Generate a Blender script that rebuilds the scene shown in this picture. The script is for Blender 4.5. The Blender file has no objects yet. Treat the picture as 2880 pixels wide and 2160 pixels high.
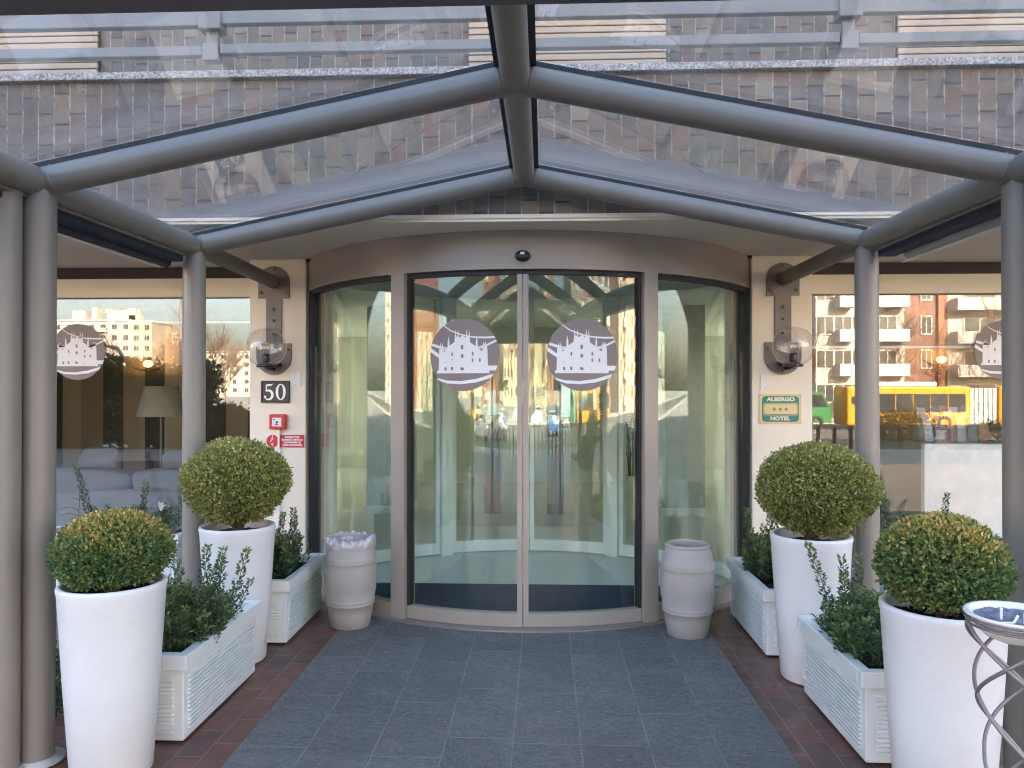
import bpy, bmesh, math, random
import numpy as np
from math import sin, cos, pi, sqrt, radians, atan2
from mathutils import Vector, Matrix
random.seed(7)
scene = bpy.context.scene
COL = scene.collection

# ------------------------------------------------------------------ helpers
def tag(o, label=None, cat=None, group=None, kind=None):
    if label: o['label'] = label
    if cat: o['category'] = cat
    if group: o['group'] = group
    if kind: o['kind'] = kind
    return o

def empty(name, loc, label, cat, group=None, rz=0.0):
    o = bpy.data.objects.new(name, None)
    o.empty_display_size = 0.1
    o.location = loc; o.rotation_euler = (0, 0, rz)
    COL.objects.link(o)
    return tag(o, label, cat, group)

def origin_of(o):
    v = Vector((0, 0, 0))
    while o is not None:
        v += Vector(o.location); o = o.parent
    return v

class MB:
    """collects geometry (world coordinates) and links it as one mesh object"""
    def __init__(s): s.v = []; s.f = []; s.m = []; s.mi = 0; s.sm = []
    def add(s, vs, fs, smooth=False):
        b = len(s.v)
        s.v += [tuple(v) for v in vs]
        for f in fs:
            s.f.append(tuple(b + i for i in f)); s.m.append(s.mi); s.sm.append(smooth)
    def mat(s, i): s.mi = i; return s
    def box(s, x0, y0, z0, x1, y1, z1, bev=0.0):
        if x0 > x1: x0, x1 = x1, x0
        if y0 > y1: y0, y1 = y1, y0
        if z0 > z1: z0, z1 = z1, z0
        if bev <= 0:
            vs = [(x0,y0,z0),(x1,y0,z0),(x1,y1,z0),(x0,y1,z0),(x0,y0,z1),(x1,y0,z1),(x1,y1,z1),(x0,y1,z1)]
            s.add(vs, [(0,3,2,1),(4,5,6,7),(0,1,5,4),(1,2,6,5),(2,3,7,6),(3,0,4,7)])
        else:
            bm = bmesh.new()
            bmesh.ops.create_cube(bm, size=1)
            for v in bm.verts:
                v.co = Vector(((x0+x1)/2 + v.co.x*(x1-x0), (y0+y1)/2 + v.co.y*(y1-y0), (z0+z1)/2 + v.co.z*(z1-z0)))
            bmesh.ops.bevel(bm, geom=bm.edges[:], offset=bev, segments=2, affect='EDGES', profile=0.5)
            s.bm(bm); bm.free()
        return s
    def bm(s, bm, mtx=None, smooth=False):
        bm.verts.ensure_lookup_table()
        vs = [(mtx @ v.co) if mtx else v.co.copy() for v in bm.verts]
        for i, v in enumerate(bm.verts): v.index = i
        s.add(vs, [[v.index for v in f.verts] for f in bm.faces], smooth)
        return s
    def tube(s, p0, p1, r, n=20, r1=None, caps=True):
        p0, p1 = Vector(p0), Vector(p1); r1 = r if r1 is None else r1
        d = (p1 - p0).normalized()
        a = d.orthogonal().normalized(); b = d.cross(a)
        vs = []
        for p, q in ((p0, r), (p1, r1)):
            for k in range(n):
                t = 2*pi*k/n
                vs.append(p + a*(q*cos(t)) + b*(q*sin(t)))
        s.add(vs, [(k, (k+1) % n, n+(k+1) % n, n+k) for k in range(n)], True)
        if caps:
            s.add(vs[:n], [tuple(range(n-1, -1, -1))]); s.add(vs[n:], [tuple(range(n))])
        return s
    def path(s, pts, r, n=8, caps=True):
        pts = [Vector(p) for p in pts]
        rs = r if isinstance(r, (list, tuple)) else [r]*len(pts)
        vs = []; prev = None
        for i, p in enumerate(pts):
            d = (pts[min(i+1, len(pts)-1)] - pts[max(i-1, 0)]).normalized()
            if prev is None: a = d.orthogonal().normalized()
            else:
                a = prev - d*prev.dot(d)
                a = a.normalized() if a.length > 1e-6 else d.orthogonal().normalized()
            prev = a; b = d.cross(a)
            for k in range(n):
                t = 2*pi*k/n
                vs.append(p + a*(rs[i]*cos(t)) + b*(rs[i]*sin(t)))
        fs = []
        for i in range(len(pts)-1):
            for k in range(n):
                fs.append((i*n+k, i*n+(k+1) % n, (i+1)*n+(k+1) % n, (i+1)*n+k))
        s.add(vs, fs, True)
        if caps:
            s.add(vs[:n], [tuple(range(n-1, -1, -1))]); s.add(vs[-n:], [tuple(range(n))])
        return s
    def lathe(s, prof, c, n=48, fn=None):
        """prof: list of (r, z) about the vertical axis through c"""
        vs = []; fs = []
        for (r, z) in prof:
            for k in range(n):
                t = 2*pi*k/n
                p = Vector((c[0]+r*cos(t), c[1]+r*sin(t), c[2]+z))
                vs.append(fn(p, t, r, z) if fn else p)
        for i in range(len(prof)-1):
            for k in range(n):
                fs.append((i*n+k, i*n+(k+1) % n, (i+1)*n+(k+1) % n, (i+1)*n+k))
        s.add(vs, fs, True)
        if prof[0][0] > 1e-4: s.add(vs[:n], [tuple(range(n-1, -1, -1))])
        if prof[-1][0] > 1e-4: s.add(vs[-n:], [tuple(range(n))])
        return s
    def arc(s, cx, cy, r0, r1, a0, a1, z0, z1, sgn=-1, n=None):
        """curved wall piece; angle 0 points to sgn*Y from the centre"""
        n = n or max(2, int(abs(a1-a0)/radians(2.0)))
        vs = []
        for i in range(n+1):
            t = a0 + (a1-a0)*i/n
            for r in (r0, r1):
                for z in (z0, z1):
                    vs.append((cx + r*sin(t), cy + sgn*r*cos(t), z))
        fs = []; fl = []
        for i in range(n):
            b = i*4; c = b+4
            fs += [(b+2, b+3, c+3, c+2), (b, c, c+1, b+1)]
            fl += [(b+1, c+1, c+3, b+3), (b, b+2, c+2, c)]
        s.add(vs, fs, True); s.add(vs, fl + [(0, 1, 3, 2), (n*4, n*4+2, n*4+3, n*4+1)])
        return s
    def prism(s, pts, axis, d0, d1):
        """polygon (2D) extruded; axis 'y': pts=(x,z); 'x': pts=(y,z); 'z': pts=(x,y)"""
        n = len(pts)
        def P(p, d):
            return {'y': (p[0], d, p[1]), 'x': (d, p[0], p[1]), 'z': (p[0], p[1], d)}[axis]
        vs = [P(p, d0) for p in pts] + [P(p, d1) for p in pts]
        s.add(vs, [tuple(range(n)), tuple(range(2*n-1, n-1, -1))] + [(i, i+n, (i+1) % n+n, (i+1) % n) for i in range(n)])
        return s
    def sphere(s, c, r, n=24, m=14, sc=(1, 1, 1)):
        vs = [(c[0], c[1], c[2]-r*sc[2])]; fs = []
        for i in range(1, m):
            ph = -pi/2 + pi*i/m
            for k in range(n):
                t = 2*pi*k/n
                vs.append((c[0]+r*sc[0]*cos(ph)*cos(t), c[1]+r*sc[1]*cos(ph)*sin(t), c[2]+r*sc[2]*sin(ph)))
        vs.append((c[0], c[1], c[2]+r*sc[2])); top = len(vs)-1
        for k in range(n): fs.append((0, 1+(k+1) % n, 1+k))
        for i in range(m-2):
            for k in range(n):
                fs.append((1+i*n+k, 1+i*n+(k+1) % n, 1+(i+1)*n+(k+1) % n, 1+(i+1)*n+k))
        b = 1+(m-2)*n
        for k in range(n): fs.append((b+k, b+(k+1) % n, top))
        s.add(vs, fs, True); return s
    def build(s, name, mats, parent=None, fix=True):
        if not isinstance(mats, (list, tuple)): mats = [mats]
        off = origin_of(parent) if parent is not None else Vector((0, 0, 0))
        me = bpy.data.meshes.new(name)
        me.from_pydata([(v[0]-off.x, v[1]-off.y, v[2]-off.z) for v in s.v], [], s.f)
        for m in mats: me.materials.append(m)
        me.polygons.foreach_set('material_index', s.m)
        me.polygons.foreach_set('use_smooth', s.sm)
        if fix:
            bm = bmesh.new(); bm.from_mesh(me)
            bmesh.ops.recalc_face_normals(bm, faces=bm.faces[:])
            bm.to_mesh(me); bm.free()
        me.update()
        o = bpy.data.objects.new(name, me)
        COL.objects.link(o)
        if parent is not None: o.parent = parent
        return o

def copy_tree(o, parent=None):
    c = o.copy(); COL.objects.link(c)
    if parent is not None: c.parent = parent
    for ch in list(o.children): copy_tree(ch, c)
    return c

# ------------------------------------------------------------------ materials
class NT:
    def __init__(s, name):
        s.m = bpy.data.materials.new(name); s.m.use_nodes = True
        s.t = s.m.node_tree; s.t.nodes.clear()
        s.out = s.t.nodes.new('ShaderNodeOutputMaterial')
    def n(s, typ, **kw):
        o = s.t.nodes.new(typ)
        for k, v in kw.items():
            if k == 'ins':
                for kk, vv in v.items(): s.set(o, kk, vv)
            else: setattr(o, k, v)
        return o
    def set(s, node, key, v):
        sock = node.inputs[key]
        if isinstance(v, bpy.types.NodeSocket): s.t.links.new(v, sock)
        elif hasattr(v, 'outputs'): s.t.links.new(v.outputs[0], sock)
        else:
            if sock.type == 'RGBA' and len(v) == 3: v = (*v, 1)
            sock.default_value = v
    def math(s, op, a, b=None, c=None):
        o = s.n('ShaderNodeMath', operation=op); s.set(o, 0, a)
        if b is not None: s.set(o, 1, b)
        if c is not None: s.set(o, 2, c)
        return o.outputs[0]
    def mix(s, f, a, b, blend='MIX'):
        o = s.n('ShaderNodeMix', data_type='RGBA', blend_type=blend)
        s.set(o, 0, f); s.set(o, 6, a); s.set(o, 7, b)
        return o.outputs[2]
    def ramp(s, f, stops, const=False):
        o = s.n('ShaderNodeValToRGB'); s.set(o, 0, f)
        cr = o.color_ramp
        if const: cr.interpolation = 'CONSTANT'
        while len(cr.elements) > 1: cr.elements.remove(cr.elements[-1])
        for i, (p, c) in enumerate(stops):
            e = cr.elements[0] if i == 0 else cr.elements.new(p)
            e.position = p; e.color = (*c, 1) if len(c) == 3 else c
        return o.outputs[0]
    def noise(s, vec, scale, detail=4, rough=.55, dist=0):
        o = s.n('ShaderNodeTexNoise'); s.set(o, 'Vector', vec)
        s.set(o, 'Scale', scale); s.set(o, 'Detail', detail); s.set(o, 'Roughness', rough); s.set(o, 'Distortion', dist)
        return o.outputs[0]
    def pos(s): return s.n('ShaderNodeNewGeometry').outputs['Position']
    def obj(s): return s.n('ShaderNodeTexCoord').outputs['Object']
    def sep(s, v):
        o = s.n('ShaderNodeSeparateXYZ'); s.set(o, 0, v); return o.outputs
    def comb(s, x, y, z):
        o = s.n('ShaderNodeCombineXYZ'); s.set(o, 0, x); s.set(o, 1, y); s.set(o, 2, z); return o.outputs[0]
    def mapping(s, v, scale=(1, 1, 1), rot=(0, 0, 0)):
        o = s.n('ShaderNodeMapping'); s.set(o, 0, v); s.set(o, 'Scale', scale); s.set(o, 'Rotation', rot); return o.outputs[0]
    def bump(s, h, strength=.3, dist=.01):
        o = s.n('ShaderNodeBump'); s.set(o, 'Height', h); s.set(o, 'Strength', strength); s.set(o, 'Distance', dist); return o.outputs[0]
    def bsdf(s, col, rough=.5, metal=0, normal=None, spec=.5, **kw):
        o = s.n('ShaderNodeBsdfPrincipled')
        s.set(o, 'Base Color', col); s.set(o, 'Roughness', rough); s.set(o, 'Metallic', metal); s.set(o, 'Specular IOR Level', spec)
        if normal is not None: s.set(o, 'Normal', normal)
        for k, v in kw.items(): s.set(o, k, v)
        return o.outputs[0]
    def done(s, sh): s.t.links.new(sh, s.out.inputs[0]); return s.m

def M(name, col, rough=.5, metal=0, var=.06, scale=6, bump=0, bscale=60, spec=.5, dirt=0, **kw):
    n = NT(name); p = n.obj()
    a = n.noise(p, scale, 5)
    c0 = tuple(max(0, c*(1-var)) for c in col); c1 = tuple(min(1, c*(1+var)) for c in col)
    c = n.ramp(a, [(.3, c0), (.7, c1)])
    if dirt:
        d = n.noise(p, scale*3.3, 8, .7)
        c = n.mix(n.ramp(d, [(.56, (0, 0, 0)), (.72, (dirt,)*3)]), c, tuple(x*.55 for x in col))
    r = n.ramp(n.noise(p, scale*2, 4), [(.3, (max(0, rough-.07),)*3), (.7, (min(1, rough+.07),)*3)])
    nm = n.bump(n.noise(p, bscale, 6), bump, .004) if bump else None
    return n.done(n.bsdf(c, r, metal, nm, spec, **kw))

def glass(name, tint=(.93, .97, .95), f0=.08, haze=0.0, hazecol=(.6, .6, .6), gl=(1, 1, 1)):
    n = NT(name)
    g = n.n('ShaderNodeNewGeometry')
    d = n.n('ShaderNodeVectorMath', operation='DOT_PRODUCT'); n.set(d, 0, g.outputs['Normal']); n.set(d, 1, g.outputs['Incoming'])
    c = n.math('ABSOLUTE', d.outputs['Value'])
    q = n.math('POWER', n.math('SUBTRACT', 1.0, c), 5.0)
    fac = n.math('MULTIPLY_ADD', q, 1-f0, f0)
    tr = n.n('ShaderNodeBsdfTransparent', ins={0: tint}).outputs[0]
    if haze:
        df = n.n('ShaderNodeBsdfDiffuse', ins={0: hazecol}).outputs[0]
        tl = n.n('ShaderNodeBsdfTranslucent', ins={0: hazecol}).outputs[0]
        a = n.n('ShaderNodeMixShader', ins={0: .6}); n.set(a, 1, df); n.set(a, 2, tl)
        hz = n.math('MULTIPLY', n.ramp(n.noise(n.obj(), 2.2, 7, .65), [(.3, (.5,)*3), (.75, (1.4,)*3)]), haze)
        b = n.n('ShaderNodeMixShader'); n.set(b, 0, hz); n.set(b, 1, tr); n.set(b, 2, a.outputs[0]); tr = b.outputs[0]
    go = n.n('ShaderNodeBsdfGlossy', ins={0: gl, 'Roughness': .0}).outputs[0]
    m = n.n('ShaderNodeMixShader'); n.set(m, 0, fac); n.set(m, 1, tr); n.set(m, 2, go)
    return n.done(m.outputs[0])

TAUPE = M('taupe_metal', (.228, .212, .184), .38, 0, .05, 3, .04, 300, .5)
TAUPE_D = M('taupe_door_metal', (.32, .285, .245), .36, 0, .05, 3, .03, 300, .5)
DARK = M('dark_gasket', (.018, .019, .022), .6)
TAUPE_B = M('bracket_brown', (.145, .122, .108), .42, 0, .06, 4)
BLACKP = M('black_plastic', (.012, .012, .014), .3)
DARKBAR = M('dark_brown_slot', (.035, .026, .024), .6)
NAVY = M('awning_navy', (.03, .035, .055), .7)
GREYM = M('grey_rail_metal', (.20, .20, .195), .45, 0, .08, 4)
CREAM = M('cream_plaster', (.80, .745, .615), .75, 0, .035, 2, .12, 180, .3, .10)
SOFF = M('cream_soffit', (.86, .81, .67), .8, 0, .04, 1.5, .08, 150, .3)
WHITE = M('white_plastic', (.66, .70, .69), .35, 0, .03, 3, .03, 200, .5, .06)
POTW = M('white_pot_resin', (.67, .695, .70), .38, 0, .03, 4, .02, 260, .5, .2)
PUREW = M('white_paint', (.82, .82, .80), .4, 0, .02, 4)
SOIL = M('dark_soil', (.022, .017, .014), .95, 0, .5, 40, 1.0, 90, .2)
SOILB = M('brown_soil', (.07, .035, .022), .95, 0, .5, 40, 1.0, 90, .2)
BARREL = M('barrel_resin', (.36, .338, .312), .55, 0, .04, 5, .12, 400, .4, .06)
STONE = NT('granite_coping')
_v = STONE.noise(STONE.pos(), 70, 8, .75)
STONE = STONE.done(STONE.bsdf(STONE.ramp(_v, [(.38, (.10, .10, .10)), (.5, (.33, .33, .32)), (.62, (.62, .61, .58))]), .8, 0, STONE.bump(_v, .6, .01)))
RED = M('red_plastic', (.55, .02, .035), .3, 0, .04)
SIGNRED = M('sign_red', (.56, .02, .04), .4, 0, .02)
SIGNW = M('sign_white', (.78, .79, .77), .45, 0, .02)
SIGNG = M('sign_green', (.02, .20, .14), .4, 0, .03)
SIGNGOLD = M('sign_gold', (.60, .50, .27), .4, .15, .04)
CASTIRON = M('number_plate_dark', (.05, .046, .048), .45, .3, .1)
NUMW = M('number_white', (.80, .78, .75), .35, .1, .02)
STEEL = M('bolt_steel', (.20, .17, .15), .4, .4)
EMB = M('emblem_grey', (.225, .195, .185), .6, 0, .02, 3)
EMBW = M('emblem_white', (.76, .78, .79), .6, 0, .01)
FRAMEW = M('inner_frame_white', (.78, .80, .77), .4)
SHUT = None
GLASS_DOOR = glass('door_glass', (.90, .968, .945), .068, gl=(1, .96, .90))
GLASS_IN = glass('inner_door_glass', (.95, .985, .97), .05)
GLASS_WIN = glass('window_glass', (.95, .965, .96), .09, gl=(.96, .91, .88))
GLASS_ROOF = glass('roof_glass', (.90, .91, .93), .042, .038, (.58, .55, .52))
GLASS_GLOBE = glass('globe_glass', (.965, .962, .955), .085)

def brick_tile_mat():
    n = NT('clinker_tile_wall'); x, y, z = n.sep(n.pos())
    cw, ch = .1012, .195
    u = n.math('DIVIDE', x, cw); col = n.math('FLOOR', u); fu = n.math('FRACT', u)
    wn = n.n('ShaderNodeTexWhiteNoise', noise_dimensions='1D'); n.set(wn, 'W', col)
    off = n.math('ADD', n.math('MULTIPLY', n.math('MODULO', n.math('ABSOLUTE', col), 2.0), .5), n.math('MULTIPLY', wn.outputs[0], .22))
    v = n.math('ADD', n.math('DIVIDE', z, ch), off); row = n.math('FLOOR', v); fv = n.math('FRACT', v)
    w2 = n.n('ShaderNodeTexWhiteNoise', noise_dimensions='2D'); n.set(w2, 'Vector', n.comb(col, row, 0))
    base = n.ramp(w2.outputs[0], [(0, (0.086, 0.073, 0.060)), (.14, (0.135, 0.101, 0.074)), (.26, (0.111, 0.093, 0.072)), (.38, (0.168, 0.121, 0.079)), (.50, (0.094, 0.080, 0.065)),
        (.60, (0.143, 0.088, 0.059)), (.66, (0.131, 0.102, 0.078)), (.78, (0.175, 0.131, 0.086)), (.86, (0.075, 0.064, 0.055)), (.93, (0.212, 0.178, 0.126)), (.965, (0.151, 0.077, 0.051))], True)
    w3 = n.comb(n.math('ADD', x, n.math('MULTIPLY', w2.outputs[0], 9.0)), y, z)
    nz = n.noise(w3, 9, 5, .6)
    base = n.mix(n.ramp(nz, [(.42, (0,)*3), (.75, (.6,)*3)]), base, (.20, .165, .135))
    fine = n.noise(n.pos(), 130, 5, .7)
    base = n.mix(n.ramp(fine, [(.62, (0,)*3), (.72, (.4,)*3)]), base, (.05, .05, .055))
    wob = n.math('MULTIPLY', n.math('SUBTRACT', n.noise(n.pos(), 14, 3), .5), .10)
    ju = n.math('GREATER_THAN', n.math('ABSOLUTE', n.math('SUBTRACT', n.math('ADD', fu, wob), .5)), .458)
    jv = n.math('GREATER_THAN', n.math('ABSOLUTE', n.math('SUBTRACT', n.math('ADD', fv, n.math('MULTIPLY', wob, .4)), .5)), .468)
    c = n.mix(jv, base, n.ramp(n.noise(n.pos(), 5, 3), [(.5, (.03, .027, .025)), (.7, (.10, .09, .075))]))
    c = n.mix(ju, c, n.ramp(n.noise(n.pos(), 25, 4), [(.35, (.11, .095, .075)), (.50, (.25, .22, .175)), (.68, (.40, .355, .29))]))
    gr = n.noise(n.mapping(n.pos(), (1.3, 1, .5)), 1.6, 6, .65)
    c = n.mix(n.ramp(gr, [(.45, (0,)*3), (.75, (.55,)*3)]), c, (.085, .08, .075))
    joint = n.math('MAXIMUM', ju, jv)
    h = n.math('ADD', n.math('MULTIPLY', joint, -1.0), n.math('ADD', n.math('MULTIPLY', n.noise(w3, 22, 6, .65), .5), n.math('MULTIPLY', w2.outputs[0], .25)))
    rough = n.ramp(n.noise(n.pos(), 12, 4), [(.3, (.42,)*3), (.7, (.7,)*3)])
    return n.done(n.bsdf(c, rough, 0, n.bump(h, .7, .008)))
BRICK = brick_tile_mat()

def slate_mat():
    n = NT('slate_paving'); x, y, z = n.sep(n.pos())
    cw, ch = .2965, .56
    wb = n.math('MULTIPLY', n.math('SUBTRACT', n.noise(n.pos(), 5, 3), .5), .012)
    u = n.math('DIVIDE', n.math('ADD', n.math('ADD', x, wb), 1.186), cw); col = n.math('FLOOR', u); fu = n.math('FRACT', u)
    wn = n.n('ShaderNodeTexWhiteNoise', noise_dimensions='1D'); n.set(wn, 'W', col)
    v = n.math('ADD', n.math('DIVIDE', n.math('ADD', y, wb), ch), n.math('MULTIPLY', wn.outputs[0], 3.7)); row = n.math('FLOOR', v); fv = n.math('FRACT', v)
    w2 = n.n('ShaderNodeTexWhiteNoise', noise_dimensions='2D'); n.set(w2, 'Vector', n.comb(col, row, 0))
    ang = n.math('MULTIPLY', n.math('SUBTRACT', w2.outputs[0], .5), 1.6)
    ca, sa = n.math('COSINE', ang), n.math('SINE', ang)
    rx = n.math('ADD', n.math('MULTIPLY', x, ca), n.math('MULTIPLY', y, sa))
    ry = n.math('SUBTRACT', n.math('MULTIPLY', y, ca), n.math('MULTIPLY', x, sa))
    q = n.comb(n.math('MULTIPLY', rx, .45), ry, n.math('MULTIPLY', w2.outputs[0], 17.0))
    cl = n.noise(q, 62, 7, .66, 1.4)
    big = n.noise(q, 6, 5, .6, .4)
    base = n.ramp(w2.outputs[0], [(0, (0.140, 0.147, 0.146)), (.3, (0.168, 0.176, 0.174)), (.55, (0.155, 0.160, 0.159)), (.8, (0.181, 0.189, 0.184)), (.92, (0.168, 0.160, 0.151))], True)
    c = n.mix(n.ramp(cl, [(.38, (.65,)*3), (.6, (0,)*3)]), base, (.05, .056, .062))
    c = n.mix(n.ramp(big, [(.5, (0,)*3), (.8, (.45,)*3)]), c, (.25, .265, .28))
    c = n.mix(n.ramp(n.noise(q, 95, 5, .65, 1.6), [(.54, (0,)*3), (.68, (.7,)*3)]), c, (.30, .315, .32))
    st = n.noise(n.pos(), 1.7, 6, .7)
    c = n.mix(n.ramp(st, [(.52, (0,)*3), (.70, (.5,)*3)]), c, (.085, .09, .096))
    vo = n.n('ShaderNodeTexVoronoi'); n.set(vo, 'Vector', n.pos()); n.set(vo, 'Scale', 4.2)
    c = n.mix(n.math('MULTIPLY', n.math('LESS_THAN', vo.outputs['Distance'], .022), n.math('GREATER_THAN', n.noise(n.pos(), 1.3, 2), .5)), c, (.62, .60, .56))
    ju = n.math('GREATER_THAN', n.math('ABSOLUTE', n.math('SUBTRACT', fu, .5)), .489)
    jv = n.math('GREATER_THAN', n.math('ABSOLUTE', n.math('SUBTRACT', fv, .5)), .494)
    j = n.math('MAXIMUM', ju, jv)
    c = n.mix(n.math('MULTIPLY', j, n.ramp(n.noise(n.pos(), 6, 4), [(.36, (.2,)*3), (.58, (1,)*3)])), c, (.255, .255, .255))
    h = n.math('ADD', n.math('ADD', cl, n.math('MULTIPLY', big, .8)), n.math('ADD', n.math('MULTIPLY', j, -.6), n.math('MULTIPLY', w2.outputs[0], .3)))
    r = n.ramp(cl, [(.3, (.62,)*3), (.7, (.42,)*3)])
    return n.done(n.bsdf(c, r, 0, n.bump(h, 1.0, .016)))
SLATE = slate_mat()

def tile_mat(name, cols, cw, ch, joint, rough=.35):
    n = NT(name); x, y, z = n.sep(n.pos())
    u = n.math('DIVIDE', n.math('ADD', x, 1.186), cw); col = n.math('FLOOR', u); fu = n.math('FRACT', u)
    v = n.math('ADD', n.math('DIVIDE', y, ch), n.math('MULTIPLY', n.math('MODULO', n.math('ABSOLUTE', col), 2.0), .5)); row = n.math('FLOOR', v); fv = n.math('FRACT', v)
    w2 = n.n('ShaderNodeTexWhiteNoise', noise_dimensions='2D'); n.set(w2, 'Vector', n.comb(col, row, 0))
    c = n.ramp(w2.outputs[0], cols, True)
    c = n.mix(n.ramp(n.noise(n.pos(), 9, 6, .6), [(.35, (0,)*3), (.7, (.5,)*3)]), c, (.085, .06, .053))
    j = n.math('MAXIMUM', n.math('GREATER_THAN', n.math('ABSOLUTE', n.math('SUBTRACT', fu, .5)), .478), n.math('GREATER_THAN', n.math('ABSOLUTE', n.math('SUBTRACT', fv, .5)), .4885))
    c = n.mix(n.math('MULTIPLY', j, .85), c, joint)
    h = n.math('ADD', n.math('MULTIPLY', j, -1), n.math('MULTIPLY', n.noise(n.pos(), 30, 4), .3))
    return n.done(n.bsdf(c, n.ramp(n.noise(n.pos(), 8, 5), [(.3, (rough-.08,)*3), (.7, (rough+.15,)*3)]), 0, n.bump(h, .4, .004)))
TERRA = tile_mat('terracotta_tiles', [(0, (.135, .062, .048)), (.25, (.16, .066, .048)), (.5, (.115, .06, .05)), (.75, (.15, .078, .058)), (.9, (.18, .07, .05))], .122, .245, (.21, .18, .165))

def leaf_mat(name, stops, rough=.45, trans=.25):
    n = NT(name)
    a = n.n('ShaderNodeAttribute', attribute_name='tint').outputs['Fac']
    c = n.ramp(a, stops)
    p = n.bsdf(c, rough, 0, None, .4)
    t = n.n('ShaderNodeBsdfTranslucent'); n.set(t, 0, c)
    m = n.n('ShaderNodeMixShader', ins={0: trans}); n.set(m, 1, p); n.set(m, 2, t.outputs[0])
    return n.done(m.outputs[0])
GR = [(0, (0.06, 0.125, 0.055)), (.25, (0.12, 0.205, 0.068)), (.5, (0.22, 0.275, 0.08)), (.75, (0.45, 0.36, 0.105)), (1, (0.690, 0.483, 0.172))]
LEAF_YOUNG = leaf_mat('boxwood_leaf_young', GR)
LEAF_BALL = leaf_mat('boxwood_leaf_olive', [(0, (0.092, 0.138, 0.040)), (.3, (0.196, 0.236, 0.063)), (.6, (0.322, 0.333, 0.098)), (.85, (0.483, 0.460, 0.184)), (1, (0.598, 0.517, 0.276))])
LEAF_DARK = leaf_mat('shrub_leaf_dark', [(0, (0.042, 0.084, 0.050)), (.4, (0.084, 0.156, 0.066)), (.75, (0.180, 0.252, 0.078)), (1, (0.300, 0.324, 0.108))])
TWIG = M('twig_bark', (.13, .09, .06), .85, 0, .3, 30)
BARK = M('tree_bark', (.20, .14, .095), .9, 0, .25, 3)

# ------------------------------------------------------------------ camera
cam = bpy.data.cameras.new('camera'); co = bpy.data.objects.new('camera', cam); COL.objects.link(co)
co.location = (.135, 0, 1.55)
co.rotation_euler = (radians(90.378), 0, radians(2.377))
cam.sensor_width = 36; cam.lens = 36*1650/2212
cam.clip_start = .05; cam.clip_end = 3000
scene.camera = co

# ------------------------------------------------------------------ light
EL, AZ = radians(26), radians(24)      # sun stands behind the hotel, a little to the right
w = bpy.data.worlds.new('World'); scene.world = w; w.use_nodes = True
nt = w.node_tree; bg = nt.nodes['Background']
sk = nt.nodes.new('ShaderNodeTexSky'); sk.sky_type = 'NISHITA'; sk.sun_disc = False
sk.sun_elevation = EL; sk.sun_rotation = AZ; sk.dust_density = 4.5; sk.air_density = 1.0; sk.ozone_density = .6
nt.links.new(sk.outputs[0], bg.inputs[0]); bg.inputs[1].default_value = .13
sun = bpy.data.lights.new('sun', 'SUN'); so = bpy.data.objects.new('sun', sun); COL.objects.link(so)
sun.energy = 4.2; sun.angle = radians(.53); sun.color = (1, .89, .72)
sd = Vector((sin(AZ)*cos(EL), cos(AZ)*cos(EL), sin(EL)))
so.rotation_euler = sd.to_track_quat('Z', 'Y').to_euler(); so.location = sd*40
scene.view_settings.view_transform = 'Standard'; scene.view_settings.look = 'None'
scene.view_settings.gamma = 1; scene.view_settings.use_curve_mapping = False
scene.view_settings.exposure = 3.55
cy = scene.cycles
cy.max_bounces = 10; cy.transparent_max_bounces = 32; cy.glossy_bounces = 5; cy.diffuse_bounces = 5; cy.transmission_bounces = 6
cy.caustics_reflective = False; cy.caustics_refractive = False; cy.sample_clamp_indirect = 6
cy.use_denoising = True; cy.filter_width = 1.1
try: cy.denoiser = 'OPENIMAGEDENOISE'
except Exception: pass

# ------------------------------------------------------------------ text and sign drawing
def text_mesh(body, size, w=None, extrude=.0008, bold=0.0, align='CENTER'):
    cu = bpy.data.curves.new('t', 'FONT'); cu.body = body; cu.size = size; cu.extrude = extrude; cu.offset = bold
    cu.align_x = align; cu.align_y = 'CENTER'; cu.resolution_u = 4
    o = bpy.data.objects.new('t', cu); COL.objects.link(o)
    bpy.context.view_layer.update()
    me = bpy.data.meshes.new_from_object(o.evaluated_get(bpy.context.evaluated_depsgraph_get()))
    bm = bmesh.new(); bm.from_mesh(me)
    xs = [v.co.x for v in bm.verts]
    k = w/(max(xs)-min(xs)) if w else 1
    cxm = (max(xs)+min(xs))/2
    vs = [((v.co.x-cxm)*k, v.co.y, v.co.z) for v in bm.verts]
    for i, v in enumerate(bm.verts): v.index = i
    fs = [[v.index for v in f.verts] for f in bm.faces]
    bm.free(); bpy.data.objects.remove(o); bpy.data.curves.remove(cu); bpy.data.meshes.remove(me)
    return vs, fs
def put_text(mb, body, x, y, z, size, w=None, bold=0.0):
    """upright lettering facing -Y, its back on the plane Y=y"""
    vs, fs = text_mesh(body, size, w, .0008, bold)
    mb.add([(x+a, y-c-.0008, z+b) for a, b, c in vs], fs)
def ribbon(mb, pts, widths, y0, y1):
    """closed band along a 2D centre line (x,z), with varying width"""
    L = []; R = []
    for i, p in enumerate(pts):
        a = pts[max(i-1, 0)]; b = pts[min(i+1, len(pts)-1)]
        dx, dz = b[0]-a[0], b[1]-a[1]; l = sqrt(dx*dx+dz*dz) or 1
        nx, nz = -dz/l, dx/l; h = widths[i]/2
        L.append((p[0]+nx*h, p[1]+nz*h)); R.append((p[0]-nx*h, p[1]-nz*h))
    for i in range(len(pts)-1):
        mb.prism([L[i], L[i+1], R[i+1], R[i]], 'y', y0, y1)
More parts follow.
